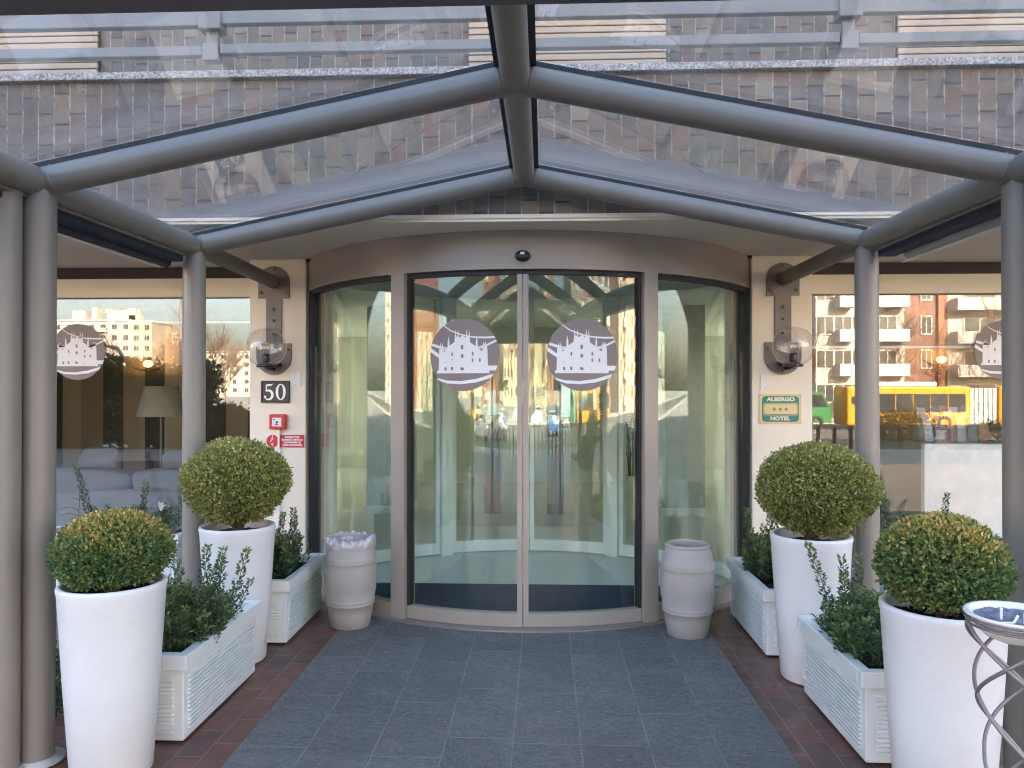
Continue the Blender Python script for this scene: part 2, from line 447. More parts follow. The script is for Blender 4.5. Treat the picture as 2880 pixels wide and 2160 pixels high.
def rrect(x0, z0, x1, z1, r, n=6):
    pts = []
    for (cx, cz, a0) in ((x1-r, z1-r, 0), (x0+r, z1-r, 90), (x0+r, z0+r, 180), (x1-r, z0+r, 270)):
        for i in range(n+1):
            t = radians(a0+90*i/n); pts.append((cx+r*cos(t), cz+r*sin(t)))
    return pts
def disc(cx, cz, r, n=40, a0=0, a1=360):
    return [(cx+r*cos(radians(a0+(a1-a0)*i/n)), cz+r*sin(radians(a0+(a1-a0)*i/n))) for i in range(n + (0 if a1-a0 >= 360 else 1))]

# ------------------------------------------------------------------ ground
def ground_z(x, y):
    if y > -7: return -.02
    if y < -17: return -1.17
    t = (-7-y)/10; return -.02-1.15*t*t*(3-2*t)
GROUND = NT('asphalt_ground'); _p = GROUND.pos()
_c = GROUND.mix(GROUND.ramp(GROUND.noise(_p, 1.1, 8, .7), [(.35, (0,)*3), (.7, (1,)*3)]), (.28, .28, .255), (.34, .34, .31))
GROUND = GROUND.done(GROUND.bsdf(_c, .85, 0, GROUND.bump(GROUND.noise(_p, 80, 4), .4, .01)))
ASPH = M('road_asphalt', (.115, .112, .11), .85, 0, .15, .6, .3, 60)
PAVE = M('pavement_concrete', (.36, .34, .31), .85, 0, .12, .8, .2, 40)
GRASS = M('verge_grass', (.09, .13, .03), .95, 0, .35, 2.5, .6, 20)
mb = MB()
ys = [900, 30, 7, 0, -7, -8, -9.5, -11, -12.5, -14, -15.5, -17, -30, -60, -150, -1200]
xs = [-1200, -60, 0, 60, 1200]
g = [[(x, y, ground_z(x, y)) for x in xs] for y in ys]
for i in range(len(ys)-1):
    for j in range(len(xs)-1):
        mb.add([g[i][j], g[i+1][j], g[i+1][j+1], g[i][j+1]], [(0, 1, 2, 3)])
tag(mb.build('ground', GROUND), kind='structure')
mb = MB(); mb.box(-9, -3.5, -.30, 9, 6.28, -.006)
tag(mb.build('terrace_floor', TERRA), kind='structure')
mb = MB(); mb.add([(-1.186, -3.4, .0), (1.186, -3.4, .0), (1.186, 5.95, .0), (-1.186, 5.95, .0)], [(0, 1, 2, 3)])
mb.box(-1.186, -3.4, -.004, 1.186, 5.4, .0)
mb.v = mb.v[4:]; mb.f = [tuple(i-4 for i in f) for f in mb.f[1:]]; mb.m = mb.m[1:]; mb.sm = mb.sm[1:]
tag(mb.build('slate_path', SLATE), kind='structure')
mb = MB(); mb.box(-400, -48, -1.3, 400, -24, -1.16)
tag(mb.build('road', ASPH), kind='structure')
mb = MB(); mb.box(-400, -22.5, -1.3, 400, -19, -1.04)
tag(mb.build('pavement', PAVE), kind='structure')
mb = MB(); mb.box(-400, -54, -1.3, 400, -48.2, -1.03)
tag(mb.build('far_pavement', PAVE), kind='structure')
mb = MB(); mb.box(-400, -23.95, -1.3, 400, -22.6, -1.02)
tag(mb.build('grass_verge', GRASS), kind='structure')
mb = MB()
for i in range(-30, 31): mb.box(i*7, -36.1, -1.2, i*7+3.2, -35.95, -1.152)
for yy in (-24.5, -47.5): mb.box(-300, yy-.07, -1.2, 300, yy+.07, -1.152)
tag(mb.build('road_markings', PUREW), kind='structure')

# ------------------------------------------------------------------ hotel
hotel = empty('hotel_building', (0, 6.0, 0), 'brown clinker-tiled hotel with a curved automatic glass entrance and cream pillars', 'hotel')
WY, ZS, ZL = 4.66, 2.605, 3.465       # tile wall plane, soffit, ledge
def part(mb, name, mat, parent=None, label=None):
    o = mb.build(name, mat, parent or hotel)
    if label: o['label'] = label
    return o
mb = MB(); mb.box(-34, WY, ZS+.004, 44, WY+.25, ZL)
part(mb, 'tiled_wall', BRICK)
mb = MB(); mb.box(-34, 5.98, ZL+.03, 44, 15.5, 17.5)
part(mb, 'upper_wall', BRICK)
mb = MB(); mb.box(-34, WY-.05, ZL+.003, 44, WY+.30, ZL+.05, .006)
part(mb, 'stone_coping', STONE)
mb = MB(); mb.box(-34, WY+.252, 2.62, 44, 15.5, ZL+.02)
part(mb, 'terrace_slab', SOFF)
mb = MB(); mb.box(-34, WY-.001, ZS-.03, 44, 6.40, ZS)
part(mb, 'soffit', SOFF)
# white drip edge along the soffit front
mb = MB(); mb.box(-9, WY-.012, ZS-.012, 9, WY-.002, ZS+.012)
part(mb, 'drip_edge', CREAM)
mb = MB(); mb.box(-34.2, 4.5+1.3, 17.5, 44.2, 15.7, 17.8)
part(mb, 'roof', STONE)
# roller shutters on the upper wall
SHUT = M('cream_shutter', (.46, .35, .24), .5, 0, .04, 3)
for (x0, x1) in ((-5.0, -3.42), (-.45, 1.08), (2.84, 4.45)):
    mb = MB(); pitch = .053
    for k in range(46):
        z = ZL+.06+k*pitch
        mb.box(x0, 5.925, z, x1, 5.975, z+pitch-.008, .006)
    mb.mat(1).box(x0, 5.945, ZL+.05, x1, 5.976, ZL+.05+46*pitch)
    part(mb, 'roller_shutter', [SHUT, DARKBAR])
# terrace rails carried on brackets from the wall
RY = 5.05
rails = ((3.803, 3.87), (4.005, 4.13))
for (z0, z1) in rails:
    mb = MB(); mb.box(-7, RY, z0, -2.17, RY+.06, z1, .006); mb.box(-2.05, RY, z0+.01, 2.07, RY+.06, z1+.01, .006); mb.box(2.19, RY, z0, 7, RY+.06, z1, .006)
    part(mb, 'terrace_rail', GREYM)
for xb in (-2.11, 2.13):
    mb = MB()
    mb.box(xb-.075, RY-.03, 3.97, xb+.075, RY+.09, 4.17, .008)
    mb.box(xb-.055, RY-.012, 3.765, xb+.055, RY+.07, 3.885, .008)
    mb.box(xb-.04, RY+.02, 3.78, xb+.04, RY+.05, 4.1)
    mb.box(xb-.03, RY+.07, 4.02, xb+.03, RY+.12, 4.09)
    part(mb, 'rail_bracket', GREYM)
for xe in (-7.05, 7.0):
    mb = MB(); mb.box(xe, RY, ZL+.05, xe+.06, RY+.06, 4.15, .005); part(mb, 'rail_post', GREYM)
# flashing where the canopy glass meets the wall
EV, RD, CXM, HW = 2.415, 2.82, .02, 2.0
FLASH = M('lead_flashing', (.15, .15, .155), .55, 0, .08, 5, .2, 40)
mb = MB()
for s in (-1, 1):
    mb = MB(); mb.prism([(CXM+s*.003, RD+.10), (CXM+s*.003, RD+.285), (CXM+s*2.42, ZS+.008), (CXM+s*1.53, ZS+.008)], 'y', WY-.014, WY-.002)
    part(mb, 'flashing', FLASH)
# pillars
for (x0, x1) in ((-2.19, -1.738), (1.735, 2.195)):
    mb = MB(); mb.box(x0, 5.95, 0, x1, 6.55, ZS-.03, .008)
    part(mb, 'pillar', CREAM)
for (x0, x1) in ((-5.9, -5.4), (5.4, 5.9)):
    mb = MB(); mb.box(x0, 5.95, 0, x1, 6.55, ZS-.03, .008)
    part(mb, 'pillar', CREAM)
for s in (-1, 1):
    mb = MB(); mb.box(s*5.9, 6.2, -.3, (44 if s > 0 else -34), 6.5, ZS-.03); part(mb, 'side_wall', CREAM)
    mb = MB(); mb.box(s*9, WY, 0, s*8.8, 15.5, ZS-.03); part(mb, 'end_wall', CREAM)

# emblem drawing, in a unit circle
def emblem_shapes():
    c = lambda l: [((x-430)/360., -(y-497)/383.) for x, y in l]
    W = []; D = []
    W.append([(150,692),(695,692),(695,663),(150,663)])
    W.append([(165,664),(168,520),(170,432),(180,430),(182,395),(186,360),(190,395),(190,405),(200,405),(203,395),(207,360),(211,400),(215,408),(262,425),(262,360),(272,298),(282,360),(282,400),(335,360),(340,300),(345,225),(351,290),(357,305),(366,305),(372,225),(380,300),(384,318),(420,290),(452,318),(456,290),(462,225),(469,290),(478,300),(484,285),(489,225),(495,300),(498,365),(555,408),(558,360),(567,290),(574,360),(576,415),(632,395),(632,380),(637,355),(643,385),(652,380),(658,355),(664,385),(670,400),(675,440),(678,560),(682,664)])
    W.append([(95,370),(90,400),(176,428),(262,432),(262,416),(185,400)])
    W.append([(80,420),(72,462),(168,528),(168,488)])
    W.append([(576,412),(672,384),(762,337),(767,358),(672,408),(640,415),(580,436)])
    W.append([(680,612),(776,612),(755,664),(680,664)])
    W.append([(225,182),(300,235),(380,265),(460,292),(560,305),(660,307),(742,303),(756,323),(660,326),(560,322),(460,306),(375,279),(295,246),(220,190)])
    W.append([(145,738),(250,768),(400,775),(560,752),(736,697),(712,742),(560,790),(400,808),(260,800),(165,768)])
    for (x0, y0, x1, y1) in ((404,392,428,438),(404,488,430,528),(303,470,320,508),(516,466,533,506),(516,535,532,573),(590,535,607,573),(230,625,250,662),(300,622,321,660)):
        m = (x0+x1)/2; D.append([(x0,y1),(x1,y1),(x1,y0+6),(m+3,y0),(m-3,y0),(x0,y0+6)])
    D += [[(398,628),(434,634),(434,660),(398,657)], [(512,650),(535,658),(512,658)], [(230,566),(250,576),(234,576)], [(302,538),(320,540),(318,549)],
          [(218,450),(240,448),(224,468)], [(592,436),(625,430),(620,465)]]
    return [c(p) for p in W], [c(p) for p in D]
EW, ED = emblem_shapes()
def flat_cells(polys, R):
    """triangulated polygons (u,v)*R, cut into narrow strips so they can follow a curved pane"""
    out = []
    for p in polys:
        bm = bmesh.new()
        f = bm.faces.new([bm.verts.new((x*R, y*R, 0)) for x, y in p])
        bmesh.ops.triangulate(bm, faces=[f], ngon_method='BEAUTY')
        for k in range(-11, 12):
            bmesh.ops.bisect_plane(bm, geom=bm.verts[:]+bm.edges[:]+bm.faces[:], plane_co=(k*R/12+.0001, 0, 0), plane_no=(1, 0, 0))
        for fc in bm.faces: out.append([(v.co.x, v.co.y) for v in fc.verts])
        bm.free()
    return out
def emblem(parent, mapf, R=.24):
    """mapf(x, z, lift) -> world point"""
    mb = MB()
    circ = [(cos(2*pi*i/72), sin(2*pi*i/72)) for i in range(72)]
    for idx, (cells, l) in enumerate(((flat_cells([circ], R), .0018), (flat_cells(EW, R), .0030), (flat_cells(ED, R), .0040))):
        mb.mat(1 if idx == 1 else 0)
        for c in cells:
            n = len(c); vs = [mapf(x, z, l) for x, z in c] + [mapf(x, z, l-.0011) for x, z in c]
            mb.add(vs, [tuple(range(n)), tuple(range(2*n-1, n-1, -1))] + [(i, i+n, (i+1) % n+n, (i+1) % n) for i in range(n)])
    return mb.build('emblem', [EMB, EMBW], parent)

# windows left and right of the entrance
BLIND = glass('blind_screen', (.78, .77, .75), .0, .42, (.75, .72, .68))
for s, (x0, x1), blindz, ex in ((-1, (-5.4, -2.19), 2.13, -3.82), (1, (2.195, 5.4), 1.905, 3.855)):
    mb = MB(); mb.box(x0, 6.33, .10, x1, 6.344, 2.33)
    wn_ = part(mb, 'window', GLASS_WIN)
    mb = MB(); mb.box(x0, 6.30, 0, x1, 6.38, .098, .004); part(mb, 'sill', WHITE, wn_)
    for xx in (x0+.0, x1-.025):
        mb = MB(); mb.box(xx, 6.30, .10, xx+.025, 6.329, 2.32); part(mb, 'frame', CREAM, wn_)
    mb = MB(); mb.box(x0, 6.41, blindz, x1, 6.412, 2.33); mb.mat(1).box(x0, 6.395, blindz-.022, x1, 6.425, blindz, .004)
    part(mb, 'blind', [BLIND, PUREW], wn_)
    emblem(wn_, lambda x, z, l, ex=ex: (ex+x, 6.33-l, 1.865+z), .238)
    mb = MB(); mb.box(x0, 6.27, 2.32, x1, 6.40, 2.475); part(mb, 'window_fascia', SOFF)
    mb = MB(); mb.box(x0, 6.31, 2.475, x1, 6.40, ZS-.03); part(mb, 'blind_slot', DARKBAR)

# ---- curved entrance drum
AR, ACY, AM = 1.926, 6.836, math.asin(1.733/1.926)
def arcpt(x, r): return ACY-sqrt(r*r-x*x)
mb = MB(); mb.arc(0, ACY, AR-.14, AR, -AM, AM, 2.325, 2.585)
header = part(mb, 'entrance_header', TAUPE_D)
mb = MB(); mb.arc(0, ACY, AR-.20, AR-.03, -AM, AM, 2.586, ZS-.031)
part(mb, 'header_seal', DARK)
for s in (-1, 1):
    mb = MB(); mb.sphere((s*1.712, 5.93, 2.57), .016, 12, 8); mb.box(s*1.712-.022, 5.925, 2.555, s*1.712+.022, 5.948, 2.574)
    part(mb, 'header_clip', DARK)
mb = MB()
bmx = MB(); bmx.sphere((0, 4.897, 2.405), .05, 28, 16, (1, .55, .74)); mb = bmx
sensor = part(mb, 'motion_sensor', BLACKP)
mb = MB(); mb.box(-.013, 4.862, 2.41, .013, 4.874, 2.425); part(mb, 'sensor_lens', SIGNW, sensor)
# drum ceiling and inner fascia
def lens_outline(r, n=40):
    a = [(r*sin(-AM+2*AM*i/n), ACY-r*cos(-AM+2*AM*i/n)) for i in range(n+1)]
    b = [(r*sin(AM-2*AM*i/n), 5.474+r*cos(AM-2*AM*i/n)) for i in range(n+1)]
    return a+b
DRUMC = M('drum_ceiling', (.45, .47, .45), .5)
mb = MB(); mb.prism(lens_outline(AR-.16), 'z', 2.40, 2.43)
part(mb, 'drum_ceiling', DRUMC)
# jambs and posts
for s in (-1, 1):
    a = s*AM
    mb = MB(); mb.arc(0, ACY, AR-.12, AR-.005, a-s*.011, a+s*.0006, .0, 2.325); part(mb, 'jamb', DARK)
    a = s*math.asin(.83/1.886)
    mb = MB(); da = .052/1.886
    mb.arc(0, ACY, AR-.13, AR+.005, a-da, a+da, .0, 2.324); part(mb, 'entrance_post', TAUPE_D)
    # fixed side pane
    a0 = s*(abs(a)+da+.002); a1 = s*(AM-.016)
    mb = MB(); mb.arc(0, ACY, AR-.058, AR-.046, a0, a1, .10, 2.325); sp = part(mb, 'side_pane', GLASS_DOOR)
    mb = MB(); mb.arc(0, ACY, AR-.085, AR-.01, a0, a1, .0, .105); part(mb, 'bottom_rail', TAUPE_D, sp)
    mb = MB(); mb.arc(0, ACY, AR-.08, AR-.02, a0, a1, 2.295, 2.3235); part(mb, 'top_rail', DARK, sp)
# sliding leaves
for s in (-1, 1):
    a_out = s*(math.asin(.83/1.886)-.052/1.886-.003); a_in = s*.0012
    mb = MB(); mb.arc(0, ACY, AR-.065, AR-.053, a_in, a_out, .085, 2.31)
    leaf = part(mb, 'sliding_door', GLASS_DOOR)
    mb = MB(); mb.arc(0, ACY, AR-.085, AR-.03, a_in, a_out, .012, .098)
    part(mb, 'bottom_rail', TAUPE_D, leaf)
    mb = MB(); mb.arc(0, ACY, AR-.085, AR-.03, a_in, a_out, 2.295, 2.322)
    part(mb, 'top_rail', DARK, leaf)
    for (b0, b1, mt) in ((a_in, a_in+s*.034/1.886, TAUPE_D), (a_out-s*.016/1.886, a_out, DARK)):
        mb = MB(); mb.arc(0, ACY, AR-.085, AR-.03, b0, b1, .098, 2.295, n=2); part(mb, 'stile', mt, leaf)
    rr = AR-.053
    emblem(leaf, lambda x, z, l, s=s, rr=rr: ((rr+l)*sin(x/rr+s*.2105), ACY-(rr+l)*cos(x/rr+s*.2105), 1.775+z), .238)
STEELB = M('threshold_metal', (.34, .31, .29), .35, .6)
mb = MB(); mb.arc(0, ACY, AR-.10, AR+.045, -AM, AM, -.004, .010); part(mb, 'threshold', STEELB)
# inner pair of doors, bowed the other way
IY = 5.474
for s in (-1, 1):
    ap = s*math.asin(.80/1.886)
    mb = MB(); mb.arc(0, IY, AR-.14, AR, ap-.03, ap+.03, 0, 2.40, 1); part(mb, 'inner_post', FRAMEW)
    for (b0, b1) in ((s*.0012, ap-s*.032), (ap+s*.032, s*AM)):
        mb = MB(); mb.arc(0, IY, AR-.065, AR-.055, b0, b1, .1, 2.39, 1); ip = part(mb, 'inner_door', GLASS_IN)
        mb = MB(); mb.arc(0, IY, AR-.095, AR-.02, b0, b1, .01, .115, 1); part(mb, 'bottom_rail', FRAMEW, ip)
        for q0, q1 in ((b0, b0+s*.022), (b1-s*.022, b1)):
            mb = MB(); mb.arc(0, IY, AR-.095, AR-.02, q0, q1, .115, 2.39, 1, n=2); part(mb, 'stile', FRAMEW, ip)
mb = MB(); mb.arc(0, IY, AR-.16, AR+.02, -AM, AM, 2.40, ZS-.03, 1); part(mb, 'inner_header', FRAMEW)

# ---- lobby
WOOD = NT('grey_plank_floor'); _x, _y, _z = WOOD.sep(WOOD.pos())
_q = WOOD.comb(WOOD.math('MULTIPLY', _x, .12), _y, 0)
_row = WOOD.n('ShaderNodeTexWhiteNoise', noise_dimensions='1D'); WOOD.set(_row, 'W', WOOD.math('FLOOR', WOOD.math('DIVIDE', _y, .14)))
_c = WOOD.mix(WOOD.noise(_q, 45, 6, .65), (.56, .57, .55), (.76, .76, .73))
_c = WOOD.mix(WOOD.math('MULTIPLY', _row.outputs[0], .3), _c, (.52, .52, .50))
WOOD = WOOD.done(WOOD.bsdf(_c, .28, 0))
mb = MB(); mb.box(-8.8, 6.28, -.2, 8.8, 15.3, -.002)
tag(mb.build('lobby_floor', WOOD), kind='structure')
mb = MB(); mb.prism([(x, y) for x, y in lens_outline(AR-.11)], 'z', -.0045, .0015)
tag(mb.build('drum_floor', WOOD), kind='structure')
MAT = M('navy_mat', (.022, .04, .075), .95, 0, .3, 120, .5, 300, .2)
n = 40; am2 = math.asin(min(1, 1.60/1.83))
rr = AR-.12
pts = [(rr*sin(-1.2+2.4*i/n), ACY-rr*cos(-1.2+2.4*i/n)) for i in range(n+1)]
pts = [p for p in pts if p[1] < 6.03]
pts = pts + [(pts[-1][0], 6.03), (pts[0][0], 6.03)]
mb = MB(); mb.prism(pts, 'z', .003, .012)
tag(mb.build('door_mat', MAT), 'dark navy entrance mat filling the front of the glass door drum', 'mat')
LOBW = M('lobby_wall', (.78, .79, .75), .8, 0, .04, 1.2)
LOBC = M('lobby_ceiling', (.85, .85, .83), .85, 0, .02, 1)
MARB = NT('green_marble'); _n = MARB.noise(MARB.pos(), 2.4, 9, .68, 1.6)
MARB = MARB.done(MARB.bsdf(MARB.ramp(_n, [(.3, (.40, .47, .42)), (.46, (.50, .56, .50)), (.55, (.38, .45, .39)), (.64, (.50, .56, .50)), (.8, (.43, .50, .44))]), .25))
STR = NT('striped_wallpaper'); _x, _y, _z = STR.sep(STR.pos())
_f = STR.math('FRACT', STR.math('DIVIDE', STR.math('ADD', _x, 20), 1.34))
STR = STR.done(STR.bsdf(STR.ramp(_f, [(0, (.40, .32, .23)), (.21, (.075, .06, .055)), (.40, (.50, .42, .31)), (.58, (.34, .27, .20)), (.80, (.085, .07, .06))], True), .7))
for xx in (-.50, .28):
    o_ = empty('pedestal', (xx, 9.6, 0), 'taupe pedestal column standing %s of the lobby axis behind the inner doors' % ('left' if xx < 0 else 'right'), 'pedestal')
    mb = MB(); mb.box(xx-.105, 9.5, 0, xx+.105, 9.71, 1.19, .004); mb.build('shaft', M('pedestal_taupe', (.24, .205, .17), .5) if xx < 0 else bpy.data.materials['pedestal_taupe'], o_)
    mb = MB(); mb.box(xx-.115, 9.49, 1.191, xx+.115, 9.72, 1.215, .003); mb.build('cap', FRAMEW, o_)
mb = MB(); mb.box(-2.6, 12.6, 0, 2.6, 12.7, ZS-.03); part(mb, 'added_light_baffle', M('light_baffle_paint', (.76, .79, .75), .6, 0, .05, 1.2))  # partition added to hide the bright rear sheets and make their light indirect
# unseen translucent sheets added beside the rear wall to let sun brighten the lobby
mb = MB(); mb.box(-5.0, 15.0, 0, 5.0, 15.2, 2.58); part(mb, 'rear_wall', LOBW)
LIGHTSHEET = NT('translucent_light_sheet'); _t = LIGHTSHEET.n('ShaderNodeBsdfTranslucent', ins={0: (.74, .76, .74)}); _d = LIGHTSHEET.n('ShaderNodeBsdfDiffuse', ins={0: (.7, .74, .7)})
_m = LIGHTSHEET.n('ShaderNodeMixShader', ins={0: .85}); LIGHTSHEET.set(_m, 1, _d.outputs[0]); LIGHTSHEET.set(_m, 2, _t.outputs[0]); LIGHTSHEET = LIGHTSHEET.done(_m.outputs[0])
for xa in (-8.7, 5.02):
    mb = MB(); cp = [(xa+3.68*i/120, 15.06+.03*sin(i*.9)) for i in range(121)]
    mb.prism(cp + [(x, y+.006) for x, y in reversed(cp)], 'z', -.15, 2.64)
    part(mb, 'added_light_sheet', LIGHTSHEET)
mb = MB(); mb.box(-8.8, 6.41, ZS-.028, 8.8, 15.0, ZS+.0); part(mb, 'lobby_ceiling', LOBC)
mb = MB(); mb.box(-8.7, 9.6, 0, -2.75, 9.75, ZS-.03); part(mb, 'striped_wall', STR)
for (x0, x1, yy) in ((-2.06, -1.52, 9.4), (1.58, 2.10, 9.4)):
    mb = MB(); mb.box(x0, yy, .1, x1, yy+.5, ZS-.03); mp = part(mb, 'marble_pier', MARB)
    mb = MB(); mb.box(x0-.015, yy-.015, 0, x1+.015, yy+.515, .10, .004); part(mb, 'skirting', FRAMEW, mp)
mb = MB(); mb.box(3.2, 10.2, 0, 8.7, 10.35, ZS-.03); part(mb, 'reception_wall', M('reception_wall', (.36, .27, .19), .6, 0, .1, 1.5))
for s in (-1, 1):
    mb = MB(); mb.box(s*1.75, 6.56, 0, s*2.16, 6.9, ZS-.03); part(mb, 'inner_pier', LOBW)

# ------------------------------------------------------------------ canopy
can = empty('entrance_canopy', (0, 3.1, 0), 'taupe tubular steel canopy with a pitched glass roof over the hotel entrance', 'canopy')
Y1, Y2, Y0, YB, YF = 3.115, 4.54, 1.69, 2.985, -1.16
XL, XR = CXM-HW, CXM+HW
RT = .061
def cp_(mb, name, mat=TAUPE, parent=None): return mb.build(name, mat, parent or can)
for (x, y) in ((XL, Y1), (XR+.01, Y1), (XL, Y2), (XR, Y2), (XL-.07, 3.0), (XR+.03, YB), (XL, Y0-.1), (XR, Y0-.1), (XL, YF), (XR, YF)):
    mb = MB(); mb.tube((x, y, .012), (x, y, EV), .066, 32); c_ = cp_(mb, 'column')
    mb = MB(); mb.lathe([(.105, .0), (.105, .010), (.072, .014), (.072, .02)], (x, y, 0), 32); cp_(mb, 'base_plate', M('base_plate_paint', (.42, .42, .42), .5) if 'base_plate_paint' not in bpy.data.materials else bpy.data.materials['base_plate_paint'], c_)
def rafters(y, ext=0):
    for s, x in ((-1, XL), (1, XR)):
        mb = MB(); mb.tube((x, y, EV), (CXM, y, RD), RT, 28); mb.sphere((x, y, EV), .0665, 28, 16)
        dv = (Vector((CXM, y, RD))-Vector((x, y, EV))).normalized(); pa = Vector((x, y, EV))+dv*.075; pb = Vector((CXM, y, RD))-dv*.068
        for q in (pa, pb): mb.path([q-dv*.007, q, q+dv*.007], [RT-.0005, RT+.0035, RT-.0005], 28, False)
        cp_(mb, 'rafter')
for y in (YF, .265, Y0, Y1, Y2): rafters(y)
mb = MB(); mb.prism([(XL, 2.22), (XR, 2.22), (XR, EV+.05), (CXM, RD+.08), (XL, EV+.05)], 'y', YF-.12, YF-.07); cp_(mb, 'fascia_panel')
mb = MB(); mb.tube((CXM, YF, RD), (CXM, Y2, RD), .06, 28); mb.sphere((CXM, Y2, RD), .0615, 24, 14); mb.sphere((CXM, Y1, RD), .0635, 24, 14)
cp_(mb, 'ridge_tube')
for x in (XL, XR):
    mb = MB(); mb.tube((x, YF, EV), (x, Y2, EV), .062, 28); cp_(mb, 'purlin')
    mb = MB(); xw = x+(-.012 if x < 0 else -.05); mb.tube((x, Y2, EV), (xw, 5.93, EV-.02), .052, 28); cp_(mb, 'wall_strut', TAUPE_B)
mb = MB(); mb.box(XL, Y0-.05, 2.424, XR, Y0+.05, 2.52, .01); cp_(mb, 'tie_beam', M('tie_beam_paint', (.13, .12, .13), .5))
# dark gaskets under the glass
GO = .072
sl = atan2(RD-EV, HW)
for y in (YF, .265, Y0, Y1, Y2):
    for s, x in ((-1, XL), (1, XR)):
        mb = MB()
        n0 = (-sin(sl)*(1 if s < 0 else -1), cos(sl))
        a = (x, EV); b = (CXM, RD)
        q = [(a[0]+n0[0]*.05, a[1]+n0[1]*.05), (b[0]+n0[0]*.05, b[1]+n0[1]*.05), (b[0]+n0[0]*GO, b[1]+n0[1]*GO), (a[0]+n0[0]*GO, a[1]+n0[1]*GO)]
        mb.prism(q, 'y', y-.034, y+.034); cp_(mb, 'gasket', DARK)
for s in (-1, 1):
    mb = MB(); xo = CXM+s*.085
    mb.box(min(CXM+s*.03, xo), YF, RD+.035, max(CXM+s*.03, xo), WY-.02, RD+.056); cp_(mb, 'ridge_gasket', DARK)
# glass panels (six)
for (ya, yb) in ((YF, .257), (.273, Y0-.008), (Y0+.008, Y1-.008), (Y1+.008, Y2-.0), (Y2+.012, WY-.02)):
    for s, x in ((-1, XL), (1, XR)):
        n0 = (-sin(sl)*(1 if s < 0 else -1), cos(sl))
        a = (x+s*.10, EV-.10*(RD-EV)/HW); b = (CXM+s*.012, RD-.012*(RD-EV)/HW)
        q = [(a[0]+n0[0]*(GO+.003), a[1]+n0[1]*(GO+.003)), (b[0]+n0[0]*(GO+.003), b[1]+n0[1]*(GO+.003)), (b[0]+n0[0]*(GO+.015), b[1]+n0[1]*(GO+.015)), (a[0]+n0[0]*(GO+.015), a[1]+n0[1]*(GO+.015))]
        mb = MB(); mb.prism(q, 'y', ya, yb); cp_(mb, 'glass_panel', GLASS_ROOF)
# side awning rollers below the purlins
AWG = M('awning_cassette', (.30, .31, .33), .45)
for s, x in ((-1, XL), (1, XR)):
    mb = MB(); mb.box(x+s*.01, 1.0, 2.341, x+s*.10, Y2-.07, 2.372, .004); cass = cp_(mb, 'awning_cassette', TAUPE)
    mb = MB(); mb.box(x+s*.035, 1.0, 2.311, x+s*.128, Y2-.07, 2.340); cp_(mb, 'awning_slot', NAVY, cass)
    mb = MB(); mb.tube((x+s*.145, 1.0, 2.318-.012), (x+s*.145, Y2-(.05 if s < 0 else .20), 2.306), .027, 20); cp_(mb, 'awning_roller', AWG if s > 0 else NAVY, cass)
    mb = MB(); mb.tube((x+s*.163, 1.0, 2.274), (x+s*.163, Y2-.10, 2.274), .005, 8); cp_(mb, 'awning_edge', SIGNW, cass)
# wall brackets: keyhole flange, strap and D-shaped foot, with bolts
for cx, gx in ((XL-.012, -1), (XR-.05, 1)):
    mb = MB(); zc = 2.395
    fl = disc(cx, zc+.0, .125, 28, 0, 180) + [(cx-.125, zc-.13), (cx-.062, zc-.13), (cx-.062, 1.91), (cx-.139, 1.91), (cx-.139, 1.80)] + disc(cx, 1.80, .139, 28, 180, 360)[1:] + [(cx+.139, 1.91), (cx+.062, 1.91), (cx+.062, zc-.13), (cx+.125, zc-.13)]
    # polygon starts at the right of the arch
    mb.prism(fl, 'y', 5.936, 5.949)
    wb = cp_(mb, 'wall_bracket', TAUPE_B)
    for (bx, bz) in ((0, zc+.10), (.10, zc-.085), (-.10, zc-.085), (0, 2.18), (0, 2.09), (0, 1.985), (.112, 1.86), (-.112, 1.86), (0, 1.69)):
        mb = MB()
        mb.lathe([(.0001, .016), (.007, .0155), (.0125, .011), (.0125, .0)], (0, 0, 0), 10)
        mb.v = [(cx+bx+v[0], 5.936-v[2], bz+v[1]) for v in mb.v]
        cp_(mb, 'bolt', STEEL, wb)

# ------------------------------------------------------------------ wall lamps
FIL = M('bulb_glass_clear', (.75, .73, .68), .1, 0, .02)
BULB = glass('bulb_glass', (.94, .92, .86), .07)
for cx, side in ((XL+.0, 'left'), (XR-.038, 'right')):
    lab = 'clear glass globe wall lamp on the pillar with the number plate' if side == 'left' else 'clear glass globe wall lamp on the pillar above the green hotel plaque'
    L = empty('wall_lamp', (cx, 5.93, 1.80), lab, 'lamp', 'globe lamps beside the entrance')
    gy, gz = 5.74, 1.865
    mb = MB(); n = 40
    prof = [(.152*cos(radians(a)), .152*sin(radians(a))) for a in range(-62, 91, 4)]
    mb.lathe([(.072, -.140)] + prof, (cx, gy, gz), n)
    mb.f = [f for f in mb.f if len(f) < 30]; mb.m = mb.m[:len(mb.f)]; mb.sm = [True]*len(mb.f)
    mb.build('globe', GLASS_GLOBE, L)
    mb = MB(); mb.lathe([(.0, -.150), (.070, -.150), (.072, -.132), (.05, -.124), (.0, -.120)], (cx, gy, gz), 32)
    mb.path([(cx, 5.945, 1.74), (cx, 5.90, 1.702), (cx, 5.82, 1.70), (cx, gy, 1.707)], .013, 12)
    mb.lathe([(.055, -.03), (.055, .0), (.0001, .0)], (cx, 5.92, 1.755), 20)
    mb.build('lamp_arm', BLACKP, L)
    mb = MB(); mb.lathe([(.024, -.12), (.027, -.10), (.027, -.065), (.024, -.05), (.0, -.045)], (cx, gy, gz), 20)
    mb.build('socket', BLACKP, L)
    mb = MB(); mb.lathe([(.02, -.045), (.03, -.02), (.035, .01), (.028, .035), (.012, .048), (.0001, .05)], (cx, gy, gz), 24)
    mb.build('bulb', BULB, L)

